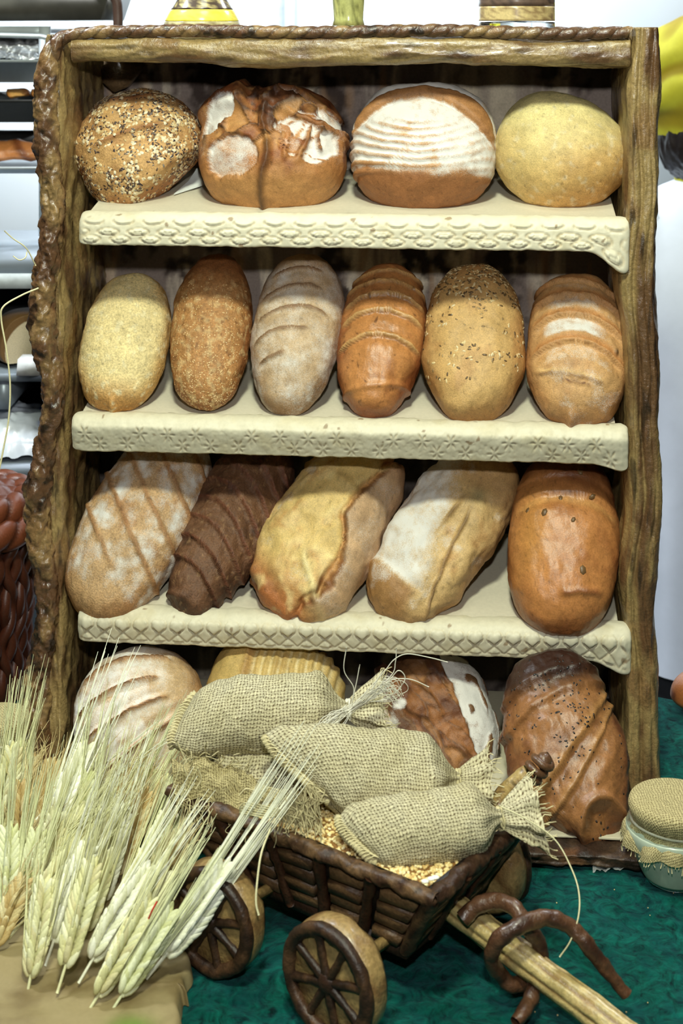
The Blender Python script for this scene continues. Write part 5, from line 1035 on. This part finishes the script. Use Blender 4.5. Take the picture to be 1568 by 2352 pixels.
# ------------------------------------------------------------------ jars with burlap caps
def capped_jar(name, pos, R, H, label, fill, rz=0.0, capmat='burlap_fine'):
    root = empty(name, pos, rz, label=label, cat='jar', group='jars with burlap caps')
    out = [(0.001, 0.0), (R * 0.52, 0.0), (R * 0.60, 0.004), (R * 0.72, H * 0.16), (R * 0.90, H * 0.42), (R, H * 0.60), (R * 0.985, H * 0.72), (R * 0.86, H * 0.82), (R * 0.80, H * 0.86), (R * 0.82, H * 0.97)]
    oc = catmull([(r, z, 0) for r, z in out], 5)[:, :2]; inn = oc[::-1] - [0.0035, 0]; inn[:, 0] = np.maximum(inn[:, 0], 0.0012); inn[:, 1] = np.maximum(inn[:, 1], 0.005)
    up_ = oc[:, 1] > H * 0.68; iu_ = inn[:, 1] > H * 0.68; b = MB(); b.lathe(np.concatenate([oc[up_], inn[iu_], oc[up_][:1]]), 56); b.build('glass_neck', M['glass'], root); b = MB(); b.lathe([(0.001, 0), (R * 0.52, 0), (R * 0.60, 0.004), (R * 0.615, 0.008), (0.001, 0.008)], 56); b.build('glass_base', M['glass'], root)
    fi = oc[(oc[:, 1] < H * 0.70) & (oc[:, 1] > 0.0085)]; fi = np.concatenate([[[0.001, 0.0085]], fi])
    b = MB(); b.lathe(np.concatenate([fi, [[0.001, fi[-1, 1] + 0.003]]]), 48, col=lin(fill)); b.build('filling', attr_mat(name + '_filling', 0.5, 0.5, 90, 0.92, 1.06, 0.0, coat=0.8), root, label='pale powder filling')
    n, k = 46, 96; a = np.arange(k + 1) / k * 2 * np.pi
    pr = catmull([(0.0, H * 1.0 + 0.006, 0), (R * 0.5, H + 0.006, 0), (R * 0.86, H + 0.003, 0), (R * 0.95, H - 0.006, 0), (R * 0.93, H - 0.016, 0), (R * 0.86, H - 0.030, 0), (R * 0.92, H - 0.037, 0), (R * 1.03, H - 0.048, 0), (R * 1.07, H - 0.062, 0)], 6)[:, :2]
    sl = np.concatenate([[0], np.cumsum(np.linalg.norm(np.diff(pr, axis=0), axis=1))]); sk = sm(H - 0.028, H - 0.055, pr[:, 1])
    rad = pr[:, 0, None] + sk[:, None] * (0.0045 * np.cos(a * 11 + 0.5) + 0.003 * np.cos(a * 6))[None] + 0.0012 * np.cos(a * 23)[None] * sm(H - 0.01, H - 0.028, pr[:, 1])[:, None]
    zz_ = pr[:, 1, None] + sk[:, None] * (0.003 * np.cos(a * 4 + 1) + 0.002 * np.cos(a * 9))[None]
    V = np.stack([rad * np.cos(a), rad * np.sin(a), zz_], -1); uv = np.stack([sl[:, None] * np.cos(a), sl[:, None] * np.sin(a)], -1).reshape(-1, 2)
    cap = link('burlap_cap', mesh('burlap_cap', V.reshape(-1, 3), [grid_faces(len(pr), k + 1)], None, uv), M[capmat], root)
    b = MB()
    for j in range(0, k, 1):
        e = V[-1, j]; dv = V[-1, j] - V[-4, j]; dv /= np.linalg.norm(dv); l_ = krng.uniform(0.002, 0.010); b.tube(np.array([e, e + dv * l_ * 0.5, e + dv * l_ + krng.normal(size=3) * 0.0015]), 0.0008, 3, JT)
    b.build('frayed_edge', M['thread'], cap, kind='stuff')
    b = MB(); t = np.linspace(0, 2 * np.pi, 60); b.tube(np.stack([R * 0.885 * np.cos(t), R * 0.885 * np.sin(t), H - 0.030 + 0.002 * np.sin(t * 2)], 1), 0.0018, 6, JW)
    g = math.radians(-78) - rz; kx = np.array([R * 0.90 * math.cos(g), R * 0.90 * math.sin(g), H - 0.031])
    Ve, Fe = ellipsoid(8, 6); b.add(Ve * 0.0042 + kx * [1.02, 1.02, 1], Fe, JW); rd = np.array([math.cos(g), math.sin(g), 0]); td = np.array([-rd[1], rd[0], 0])
    for s_ in (-1, 0.2, 1): b.tube(catmull([kx, kx + rd * 0.006 + td * s_ * 0.004 + [0, 0, -0.008], kx + rd * 0.007 + td * s_ * 0.007 + [0, 0, -0.018 - 0.003 * s_]], 6), 0.0014, 5, JW)
    b.build('string', M['thread'], root, label='white string')
    return root
capped_jar('capped_jar', (0.519, -0.32, 0.0), 0.0745, 0.123, 'glass jar of pale powder under a burlap cap, at the right edge of the table', (190, 202, 180))
capped_jar('capped_jar', px(-4, 1850, 2.60) * [1, 1, 0], 0.058, 0.148, 'burlap-capped jar half hidden behind the wheat at the left edge', (120, 112, 84), 0.6)
# crumpled clear wrapper beside the jar
n = 22; X, Y = np.meshgrid(np.linspace(-1, 1, n), np.linspace(-1, 1, n), indexing='ij'); c0 = pz(1402, 1962, 0.006)
V = np.stack([c0[0] + X * 0.030 + Y * 0.006, c0[1] + Y * 0.045, 0.030 + 0.012 * Y + 0.012 * fbm(np.stack([X * 1.6, Y * 1.6, X * 0], -1), 3) + 0.006 * ridge(np.stack([X * 2, Y * 2, X * 0 + 3], -1), 2) - 0.016], -1)
m, nt, p = new_mat('clear_wrap'); p.inputs['Base Color'].default_value = (0.85, 0.87, 0.86, 1); p.inputs['Roughness'].default_value = 0.15; p.inputs['Transmission Weight'].default_value = 0.75; p.inputs['IOR'].default_value = 1.2
link('clear_wrapper', mesh('clear_wrapper', V.reshape(-1, 3), grid_faces(n, n)), m, label='crumpled scrap of clear wrap beside the burlap-capped jar', cat='wrapper')
# crumbs on the cloth
b = MB(); V, Fc = ellipsoid(5, 3)
for i in range(24):
    u, v = krng.uniform(1130, 1560), krng.uniform(1990, 2345); b.add(V * krng.uniform(0.0005, 0.0013) + pz(u, v, 0.001), Fc, lin((222, 200, 140)))
b.build('crumbs', M['seed'], label='tiny pale crumbs scattered on the green cloth', cat='crumbs', kind='stuff')
# flour flecks on the grain
b = MB()
for u, v in ((1000, 2015), (976, 2024), (990, 2018)): b.add(ellipsoid(7, 5)[0] * [0.006, 0.005, 0.002] + pz(u, v, 0.184), ellipsoid(7, 5)[1], lin((236, 234, 220)))
b.build('flour_flecks', M['ivory'], label='white flour flecks on the grain at the front corner', cat='flour', kind='stuff')

# ------------------------------------------------------------------ decorative jars on top of the rack
M['grain_glass'] = attr_mat('grain_behind_glass', 0.6, 0.4, 260, 0.85, 1.1, 0.0, coat=0.9)
def layered(name, u, prof, layers, yl, label, glassprof=None):
    C, d = rk(u, 60, yl); C = np.array([C[0], C[1], 1.3205]); root = empty(name, C, label=label, cat='jar', group='filled glass jars on top of the rack')
    oc = catmull([(r, z, 0) for r, z in prof], 8)[:, :2]; inn = oc[::-1] - [0.0025, 0]; inn[:, 0] = np.maximum(inn[:, 0], 0.001); inn[:, 1] = np.maximum(inn[:, 1], 0.004)
    zt_ = max(l_[2] for l_ in layers); zb_ = min(l_[1] for l_ in layers); b = MB(); b.lathe(np.concatenate([[[0.0005, 0]], oc[oc[:, 1] < zb_], [[0.0005, zb_]]]), 56); b.build('glass_base', M['glass'], root); b = MB()
    if oc[-1, 1] > zt_ + 0.004: b.lathe(np.concatenate([oc[oc[:, 1] > zt_ + 0.0005], inn[inn[:, 1] > zt_ + 0.0005], oc[oc[:, 1] > zt_ + 0.0005][:1]]), 56)
    if b.n: b.build('glass_neck', M['glass'], root)
    for nm, z0, z1, c in layers:
        zz_ = np.linspace(z0, z1, 8); r = np.interp(zz_, oc[:, 1], oc[:, 0]); b = MB(); b.lathe([(0.0005, z0)] + list(zip(r, zz_)) + [(0.0005, z1)], 48)
        V = np.concatenate(b.V); b.V = [V]; cc = mix(np.tile(lin(c[0]), (len(V), 1)), lin(c[1]), sm(-0.1, 0.4, fbm(V * 130 + u, 3))); b.C = [cc]; b.build(nm, M['grain_glass'], root)
layered('flask_jar', 464, [(0.040, 0.0), (0.066, 0.004), (0.070, 0.014), (0.063, 0.032), (0.046, 0.060), (0.030, 0.095), (0.022, 0.13), (0.024, 0.15)], [('seed_layer', 0.005, 0.018, ((206, 196, 150), (150, 136, 96))), ('corn_layer', 0.0182, 0.040, ((240, 228, 84), (226, 204, 60))), ('dark_seed_layer', 0.0402, 0.062, ((70, 52, 36), (196, 180, 120)))], 0.11, 'conical glass flask with yellow and dark grain layers, left on top of the rack')
layered('narrow_jar', 800, [(0.026, 0.0), (0.031, 0.003), (0.030, 0.010), (0.027, 0.022), (0.029, 0.05), (0.032, 0.10)], [('green_seeds', 0.010, 0.09, ((176, 178, 110), (120, 122, 70)))], 0.10, 'narrow glass of green seeds in the middle of the rack top')
layered('straight_jar', 1186, [(0.064, 0.0), (0.069, 0.003), (0.069, 0.02), (0.069, 0.06), (0.069, 0.12)], [('tan_seeds', 0.019, 0.045, ((206, 184, 128), (150, 124, 84))), ('dark_seeds', 0.0452, 0.10, ((110, 88, 74), (70, 56, 50)))], 0.10, 'wide straight glass jar of brown seeds at the right on top of the rack')

# ------------------------------------------------------------------ behind, left: bakery trolley, basket and counter
D0 = 3.62; SC = D0 / F
tro = empty('tray_rack', px(-330, HOR, D0) * [1, 1, 0] + [0, 0.25, 0.83], label='metal rack of trays standing on the grey cabinet at the left', cat='rack')
xl, xr = px(-760, 0, D0)[0] - tro.location.x, px(101, 0, D0)[0] - tro.location.x
for x in (xl, xr):
    for y in (-0.24, 0.24): MB().box((x, y, 0.25), (0.012, 0.012, 0.25)).build('post', M['metal'], tro, smooth=False)
for z in (0.49,):
    for y in (-0.24, 0.24): MB().box(((xl + xr) / 2, y, z), ((xr - xl) / 2, 0.010, 0.010)).build('rail', M['metal'], tro, smooth=False)
def tray(v0, v1, label, mat='metal', d=D0, u0=-740, u1=94, deep=0.46):
    z1, z0 = CAM_Z - (v0 - HOR) * d / F, CAM_Z - (v1 - HOR) * d / F; x0, x1 = px(u0, 0, d)[0], px(u1, 0, d)[0]; y0 = d + CAM_Y; y1 = y0 + deep; cx, cy = (x0 + x1) / 2, (y0 + y1) / 2
    o0 = np.array([cx, cy, z0]); hx, hy, h = (x1 - x0) / 2, (y1 - y0) / 2, z1 - z0
    ring = lambda a, b, z: np.array([[-a, -b, z], [a, -b, z], [a, b, z], [-a, b, z]])
    V = np.concatenate([ring(hx - .015, hy - .015, 0), ring(hx, hy, h), ring(hx + .006, hy + .006, h - 0.003), ring(hx + .006, hy + .006, h + .003), ring(hx - .004, hy - .004, h + .003), ring(hx - .018, hy - .018, 0.004)])
    f = [[3, 2, 1, 0], [20, 21, 22, 23]] + [[a * 4 + k_, a * 4 + (k_ + 1) % 4, a * 4 + 4 + (k_ + 1) % 4, a * 4 + 4 + k_] for a in range(5) for k_ in range(4)]
    b = MB(); b.add(V, np.array(f)); o = b.build('baking_tray', M[mat], smooth=False, label=label, cat='tray', group='trays on the tray rack'); o.location = o0; return z0 + 0.004
M['tray_lid'] = plain_mat('tray_lid', (84, 82, 76), 0.4, 0.5, 0.5, 20, 0.2, 0.03)
zt = tray(140, 190, 'shallow bright tray under the foil parcel on the tray rack')
zr = tray(232, 282, 'tray with golden rolls, second from the top of the tray rack', 'dark_metal')
zb = tray(386, 400, 'tray carrying the braided loaf on the tray rack')
# foil parcel
V = DIRS * 1.0; q = V * (np.abs(V) ** 4).sum(1)[:, None] ** -0.25; q[:, 2] = np.where(q[:, 2] < 0, q[:, 2] * 0.4, q[:, 2]); P = q * [0.20, 0.17, 0.052] + 0
P = P + normals(P, LF) * (0.014 * ridge(P * 26, 3) + 0.010 * fbm(P * 50, 2))[:, None] * (1 if normals(P, LF)[LN * LN // 2][2] > 0 else -1)
ff = link('foil_parcel', mesh('foil_parcel', P, [LF, LCAP], smooth=False), plain_mat('foil', (232, 234, 238), 0.22, 0.5, 0.6, 30, 0.03, 0.02), label='crumpled silver foil parcel on the top tray', cat='foil'); ff.location = (px(-20, 0, D0)[0], D0 + CAM_Y + 0.2, CAM_Z - (139 - HOR) * SC + 0.010)
def rolls(u, v0, v1, name, label, c1, c2, strands, n=1, hw=48):
    z1, z0 = CAM_Z - (v0 - HOR) * SC, CAM_Z - (v1 - HOR) * SC; h = z1 - z0; C = np.array([px(u, 0, D0)[0], D0 + CAM_Y + 0.10, z0])
    rg_ = hw * SC; P = DIRS * [rg_, 0.06, h * 0.60]; P[:, 2] = np.where(P[:, 2] < 0, P[:, 2] * 0.5, P[:, 2]) + h * 0.36; w = np.sin(P[:, 0] / rg_ * strands + P[:, 2] / h * 2.0)
    Nn = normals(P, LF); Nn *= np.sign(Nn[LN * LN // 2][2]); P = P + Nn * (0.006 * np.abs(w) + 0.002 * fbm(P * 40, 2))[:, None]; c = mix(np.tile(lin(c1), (NV, 1)), lin(c2), sm(0.75, 0.1, np.abs(w)))
    o = link(name, mesh(name, P, [LF, LCAP], c), M['crust_gloss'], label=label, cat='bread', group='rolls on the tray rack' if name == 'bread_roll' else None); o.location = C
for u, t in ((20, 'left golden roll on the second tray of the tray rack'), (78, 'right golden roll on the second tray of the tray rack')): rolls(u, 200, 236, 'bread_roll', t, (222, 168, 96), (196, 128, 62), 2.2, hw=30)
rolls(-10, 322, 388, 'braided_loaf', 'brown braided loaf on the lowest rack tray', (176, 112, 62), (112, 62, 32), 5.0, hw=120)
b = MB(); b.box((px(-300, 0, D0)[0], D0 + CAM_Y + 0.30, CAM_Z - (352 - HOR) * SC), (0.42, 0.012, 0.034), col=lin((12, 12, 12))); o = b.build('dark_box', M['dark_metal'], smooth=False, label='dark low box behind the braided loaf on the tray rack', cat='box')
# dark lid with a tubular handle at the very top
b = MB(); zl = CAM_Z - (30 - HOR) * SC; x1 = px(252, 0, D0)[0]; x0 = x1 - 0.9; hb = 0.042
V = np.array([[x0, 0, -hb + .02], [x1 - 0.02, 0, -hb * 0.4], [x1, 0, hb], [x0, 0, hb], [x0, 0.4, -hb + .02], [x1 - 0.02, 0.4, -hb * 0.4], [x1, 0.4, hb], [x0, 0.4, hb]]) - [x0, 0, 0]
b.add(V, np.array([[0, 1, 2, 3], [7, 6, 5, 4], [0, 4, 5, 1], [1, 5, 6, 2], [2, 6, 7, 3], [3, 7, 4, 0]])); lid = empty('tray_cover', (x0, D0 + CAM_Y - 0.02, zl), label='dark sloping tray cover with a tubular handle at top left', cat='cover'); b.build('cover_shell', M['tray_lid'], lid, smooth=False)
b = MB(); xh = px(262, 0, D0)[0] - x0; b.tube(catmull([(xh - 0.13, 0.0, 0.062), (xh - 0.03, 0.0, 0.056), (xh + 0.005, 0, 0.035), (xh + 0.012, 0, 0.0), (xh + 0.012, 0, -0.05), (xh + 0.012, 0.03, -0.085)], 8), 0.012, 10, lin((70, 52, 44))); b.build('handle', attr_mat('handle_paint', 0.4), lid)
b = MB(); b.tube(np.array([[-0.0, -0.01, -0.035], [xh - 0.17, -0.012, -0.055], [xh - 0.12, -0.012, -0.066]]), 0.006, 8); b.build('bar', M['metal'], lid)
# glass cabinet below with a cut loaf
D1 = 3.45; S1 = D1 / F
cb = empty('display_cabinet', (px(-300, 0, D1)[0], D1 + CAM_Y, FLOOR_Z), label='grey metal cabinet with dark shelves at the left behind the rack', cat='cabinet')
def cbox(name, u0, u1, v0, v1, y0, y1, mat, **k):
    x0_, x1_ = px(u0, 0, D1)[0] - cb.location.x, px(u1, 0, D1)[0] - cb.location.x; z1_, z0_ = CAM_Z - (v0 - HOR) * S1 - FLOOR_Z, CAM_Z - (v1 - HOR) * S1 - FLOOR_Z
    MB().box(((x0_ + x1_) / 2, (y0 + y1) / 2, (z0_ + z1_) / 2), ((x1_ - x0_) / 2, (y1 - y0) / 2, (z1_ - z0_) / 2)).build(name, M[mat] if isinstance(mat, str) else mat, cb, smooth=False, **k)
M['grey_metal'] = plain_mat('grey_metal', (142, 152, 164), 0.4, 0.5, 0.35, 20, 0.05, 0.01); M['black'] = plain_mat('black_panel', (16, 18, 18), 0.5, 0.4); M['pale_grey'] = plain_mat('pale_grey', (186, 194, 198), 0.5)
cbox('top_panel', -700, 108, 590, 628, 0.0, 0.45, 'grey_metal'); cbox('front_rail', -700, 108, 628, 662, -0.005, 0.02, 'pale_grey'); cbox('back_panel', -700, 108, 662, 1060, 0.40, 0.42, 'black'); cbox('shelf', -700, 108, 856, 874, -0.01, 0.42, 'grey_metal'); cbox('side_panel', -10, 20, 874, 940, 0.0, 0.40, 'grey_metal'); cbox('side_panel', 100, 112, 628, 1500, 0.0, 0.42, 'black')
cbox('counter', -700, 112, 1062, 1084, -0.04, 0.45, 'grey_metal'); cbox('door', -700, 112, 1086, 1620, 0.0, 0.03, 'grey_metal')
P = DIRS.copy(); P = P * (np.abs(P) ** 2.6).sum(1)[:, None] ** (-1 / 2.6) * [0.085, 0.10, 0.088]; P[:, 2] = np.where(P[:, 2] < 0, P[:, 2] * 0.4, P[:, 2]); P[:, 1] = np.maximum(P[:, 1], -0.045)
cut = P[:, 1] < -0.0445; c = mix(np.tile(lin((112, 82, 46)), (NV, 1)), lin((206, 190, 160)), (cut & (np.hypot(P[:, 0], P[:, 2]) < 0.072)).astype(float))
o = link('cut_loaf', mesh('cut_loaf', P, [LF, LCAP], c), M['crust'], label='halved brown loaf showing its pale crumb, on the cabinet shelf', cat='bread'); o.location = (px(48, 0, D1)[0], D1 + CAM_Y + 0.10, CAM_Z - (855 - HOR) * S1 + 0.037); o.rotation_euler = (0, 0, 0.5)
b = MB(); b.box((0, 0, 0.018), (0.028, 0.03, 0.018), taper=0.9); o = b.build('white_card', plain_mat('white_card', (236, 238, 240), 0.5), smooth=False, label='small white card beside the cut loaf', cat='card'); o.location = (px(72, 0, D1)[0], D1 + CAM_Y + 0.0, CAM_Z - (856 - HOR) * S1)
# plastic bag on the counter
n = 60; X, Y = np.meshgrid(np.linspace(-1, 1, n), np.linspace(-1, 1, n), indexing='ij'); Zb = 0.085 * np.clip(1 - X ** 4, 0, 1) ** .5 * np.clip(1 - Y ** 4, 0, 1) ** .5 * (1 - 0.35 * X); P = np.stack([X * 0.20, Y * 0.13, Zb], -1); P = P + (0.014 * ridge(P * 12, 3) + 0.01 * fbm(P * 30, 3))[..., None] * np.array([0.2, -0.2, 1]); P[..., 2] = np.maximum(P[..., 2], 0.0)
c = mix(np.tile(lin((226, 234, 246)), (n * n, 1)), lin((24, 66, 190)), sm(0.02, 0.10, fbm(P.reshape(-1, 3) * np.array([3, 3, 9.0]), 3) - 0.05 + 0.12 * P[..., 1].ravel() / .13)); o = link('plastic_bag', mesh('plastic_bag', P.reshape(-1, 3), grid_faces(n, n), c), attr_mat('bag_film', 0.25, 0.6, 60, 0.95, 1.05, 0.2), label='white and blue plastic bag lying on the grey counter', cat='bag'); o.location = (px(-10, 0, D1)[0], D1 + CAM_Y + 0.12, CAM_Z - (1060 - HOR) * S1); o.rotation_euler = (0, 0, 0.2)
# braided bread basket
bk = empty('braided_basket', px(-98, 60, 3.02) * [1, 1, 0], label='shiny reddish-brown basket woven from braided bread, beside the left upright', cat='basket')
R0, Hb = 0.150, 0.375
b = MB(); b.lathe([(0.001, 0.004), (R0 * 0.80, 0.004), (R0 * 0.97, Hb * 0.9), (R0 * 0.92, Hb * 0.92), (0.001, Hb * 0.90)], 48, col=lin((56, 28, 18))); b.build('core', M['crust_gloss'], bk)
for i in range(22):
    for s_ in (-1, 1):
        a0 = i / 22 * 2 * np.pi; t = np.linspace(0, 1, 40); rad = R0 * (0.83 + 0.17 * t) + 0.004 * np.cos(t * 26) * s_; th = a0 + s_ * 0.085 * np.sin(t * 13); b = MB(); b.tube(np.stack([rad * np.cos(th), rad * np.sin(th), 0.008 + t * (Hb - 0.05)], 1), 0.0115, 8, lin((76, 38, 24)) * krng.uniform(0.8, 1.1)); b.build('strand', M['crust_gloss'], bk)
for rz_, zz_, rr_ in ((0.0, Hb - 0.025, R0 + 0.004), (1.0, Hb + 0.010, R0 - 0.018)):
    t = np.linspace(0, 2 * np.pi, 260); P, D = sweep(np.stack([rr_ * np.cos(t), rr_ * np.sin(t), np.full(260, zz_)], 1), 0.027, 26); ph = np.arange(26) / 26 * 2 * np.pi; w = np.abs(np.cos(ph[None] + t[:, None] * 9)); P = P + D * (0.010 * np.sqrt(w) - 0.006)[..., None]; P = P.reshape(-1, 3)
    c = mix(np.tile(lin((108, 56, 33)), (len(P), 1)), lin((62, 30, 18)), sm(0.5, 0.05, w.ravel())); b = MB(); b.add(P, grid_faces(260, 26, False, True), c); b.build('braided_rim', M['crust_gloss'], bk)
V = DIRS * [R0 * 0.86, R0 * 0.86, 0.04]; V = V + (0.008 * np.abs(np.sin(V[:, 0] * 60 + V[:, 1] * 40)) * np.abs(np.sin(V[:, 0] * -45 + V[:, 1] * 55)))[:, None] * np.array([0, 0, 1.0]); b = MB(); b.add(V + [0, 0, Hb + 0.01], [LF], lin((92, 46, 27))); b.build('lid', M['crust_gloss'], bk)
# roll on the table at far right
P = DIRS * [0.062, 0.055, 0.050]; P[:, 2] = np.where(P[:, 2] < 0, P[:, 2] * 0.5, P[:, 2]); o = link('brown_roll', mesh('brown_roll', P + normals(P, LF) * 0.0, [LF, LCAP], mix(T((176, 106, 56), NV), lin((120, 62, 32)), sm(0, 0.5, fbm(P * 20, 3)))), M['crust_gloss'], label='orange-brown roll on the far edge of the table at the right', cat='bread'); o.location = (px(1605, 0, 2.98)[0], 0.26, 0.030)

# ------------------------------------------------------------------ person seen from behind at the right edge
def person():
    C = px(1628, 60, 4.0); x, y = C[0], C[1]; h0 = FLOOR_Z
    root = empty('person', (x, y, h0), math.pi, label='person in a white coat and yellow headscarf, turned away at the right edge', cat='person')
    me = bpy.data.meshes.new('body'); Z = lambda z: z
    J = {'pel': (0, 0, 0.92, .14), 'sp': (0, 0.01, 1.15, .14), 'ch': (0, 0.02, 1.36, .125), 'nk': (0, 0.0, 1.55, .062), 'nk2': (0, -0.01, 1.62, .06), 'hd': (0, -0.02, 1.71, .088), 'hd2': (0, -0.01, 1.79, .07)}
    E = [('pel', 'sp'), ('sp', 'ch'), ('ch', 'nk'), ('nk', 'nk2'), ('nk2', 'hd'), ('hd', 'hd2')]
    for s_, n_ in ((-1, 'l'), (1, 'r')):
        J.update({n_ + 'sh': (s_ * .17, .01, 1.44, .045), n_ + 'el': (s_ * .25, .03, 1.18, .047), n_ + 'wr': (s_ * .24, -.08, .96, .030), n_ + 'hp': (s_ * .09, 0, .86, .095), n_ + 'kn': (s_ * .10, -.01, .48, .062), n_ + 'an': (s_ * .10, .02, .09, .042), n_ + 'to': (s_ * .12, -.15, .04, .036), n_ + 'hd': (s_ * .235, -.13, .90, .032)})
        E += [('ch', n_ + 'sh'), (n_ + 'sh', n_ + 'el'), (n_ + 'el', n_ + 'wr'), (n_ + 'wr', n_ + 'hd'), ('pel', n_ + 'hp'), (n_ + 'hp', n_ + 'kn'), (n_ + 'kn', n_ + 'an'), (n_ + 'an', n_ + 'to')]
        for k_ in range(4):
            J[n_ + 'f%d' % k_] = (s_ * (.215 + .013 * k_), -.165 - .004 * (k_ % 2), .855, .010); J[n_ + 'g%d' % k_] = (s_ * (.213 + .013 * k_), -.180, .815 + .006 * abs(k_ - 1), .008); E += [(n_ + 'hd', n_ + 'f%d' % k_), (n_ + 'f%d' % k_, n_ + 'g%d' % k_)]
        J[n_ + 'th'] = (s_ * .200, -.150, .89, .010); J[n_ + 'th2'] = (s_ * .190, -.172, .86, .008); E += [(n_ + 'hd', n_ + 'th'), (n_ + 'th', n_ + 'th2')]
    ks = list(J); me.from_pydata([J[k_][:3] for k_ in ks], [(ks.index(a), ks.index(b_)) for a, b_ in E], []); o = link('body', me, plain_mat('skin', (206, 160, 130), 0.5), root)
    md = o.modifiers.new('skin', 'SKIN'); sv = me.skin_vertices[0].data
    for i, k_ in enumerate(ks): sv[i].radius = (J[k_][3], J[k_][3]); sv[i].use_root = (i == 0)
    o.modifiers.new('sub', 'SUBSURF').levels = 2; o.modifiers['sub'].render_levels = 2
    m_ = 48; a = np.arange(m_) / m_ * 2 * np.pi
    prof = catmull([(0.245, 0.190, 0.30), (0.235, 0.175, 0.60), (0.215, 0.160, 0.92), (0.205, 0.150, 1.12), (0.225, 0.160, 1.32), (0.215, 0.135, 1.44), (0.150, 0.100, 1.515), (0.075, 0.072, 1.555), (0.070, 0.070, 1.60)], 8)
    V = np.stack([prof[:, 0, None] * np.cos(a), prof[:, 1, None] * np.sin(a), np.repeat(prof[:, 2, None], m_, 1)], -1); V[..., :2] *= (1 + 0.045 * np.sin(a * 7)[None] * sm(1.1, 0.5, prof[:, 2])[:, None] + 0.025 * fbm(V * np.array([5, 5, 2.5]), 3))[..., None]
    M['coat'] = plain_mat('white_coat', (226, 232, 246), 0.8, 0.2, 0, 14, 0.04, 0.05); b = MB(); b.add(V.reshape(-1, 3), grid_faces(len(prof), m_, False, True)); b.build('coat', M['coat'], root)
    for s_ in (-1, 1):
        pts = catmull([(s_ * .15, .01, 1.46), (s_ * .205, .01, 1.42), (s_ * .25, .03, 1.18), (s_ * .242, -.06, 1.0)], 10); P, D = sweep(pts, np.linspace(0.082, 0.052, len(pts)), 20); P = P + D * (0.012 * fbm(P * 12, 3))[..., None]; b = MB(); b.add(P.reshape(-1, 3), grid_faces(len(pts), 20, False, True)); b.build('sleeve', M['coat'], root)
        pts = np.array([[s_ * .095, 0, .90], [s_ * .10, -.01, .48], [s_ * .10, .015, .12]]); P, D = sweep(catmull(pts, 8), np.linspace(.115, .075, 17), 20); b = MB(); b.add(P.reshape(-1, 3), grid_faces(17, 20, False, True)); b.build('trouser_leg', plain_mat('dark_trousers', (32, 32, 38), 0.8), root)
        V_, F_ = ellipsoid(14, 8); b = MB(); b.add(V_ * [.052, .14, .05] + [s_ * .11, -.06, .05], F_); b.build('shoe', M['black'], root)
    V_ = DIRS * [0.145, 0.140, 0.150]; Rx = np.array(Matrix.Rotation(math.radians(-70), 3, 'X')); V_ = V_ @ Rx.T; V_ = V_ + normals(V_, LF) * 0.0 + (0.006 * fbm(V_ * np.array([40, 40, 8]), 3))[:, None] * V_ / 0.11; V_, tf = fan(V_, LCAP); b = MB(); b.add(V_ + [0, 0.02, 1.665], [LF, tf], lin((26, 18, 15))); b.build('hair', attr_mat('dark_hair', 0.4, 0.5, 200, 0.7, 1.3, 0.2), root)
    V_ = DIRS @ np.array(Matrix.Rotation(math.radians(-28), 3, 'X')).T * [0.190, 0.185, 0.200]; w = np.sin(V_[:, 2] * 46 + V_[:, 0] * 22 + 2 * fbm(V_ * 6, 2)); V_ = V_ + V_ / 0.19 * (0.008 * w)[:, None]; cc_ = mix(np.tile(lin((170, 164, 44)), (NV, 1)), lin((136, 118, 24)), sm(0.2, -0.9, w)); V_, tf = fan(V_, LCAP); b = MB(); b.add(V_ + [0, 0.015, 1.80], [LF, tf], np.concatenate([cc_, cc_[:1]])); b.build('headscarf', attr_mat('yellow_cloth', 0.7, 0.2, 60, 0.95, 1.05, 0.1), root, label='folded yellow headscarf')
    t = np.linspace(0, 2 * np.pi, 40); b = MB(); b.tube(np.stack([0.085 * np.cos(t), 0.083 * np.sin(t), np.full(40, 1.548)], 1), 0.006, 6, lin((206, 200, 60))); b.build('collar_piping', attr_mat('yellow_piping', 0.7), root)
    return root
person()

# folded paper napkin between the first two loaves of the top shelf
q = [rk(u, v, y)[0] for u, v, y in ((398, 448, 0.10), (432, 418, 0.17), (470, 425, 0.16), (452, 388, 0.19), (425, 432, 0.13))]; q = np.array(q); b = MB(); b.add(np.concatenate([q, q + [0, 0.003, 0.0015]]), [np.array([[0, 4, 2], [4, 1, 2], [1, 3, 2], [0, 1, 4]]), np.array([[7, 9, 5], [7, 6, 9], [7, 8, 6], [9, 6, 5]])], lin((226, 230, 226))); b.build('paper_napkin', M['ivory'], None, smooth=False, label='small folded white paper between the first two loaves of the top shelf', cat='paper')
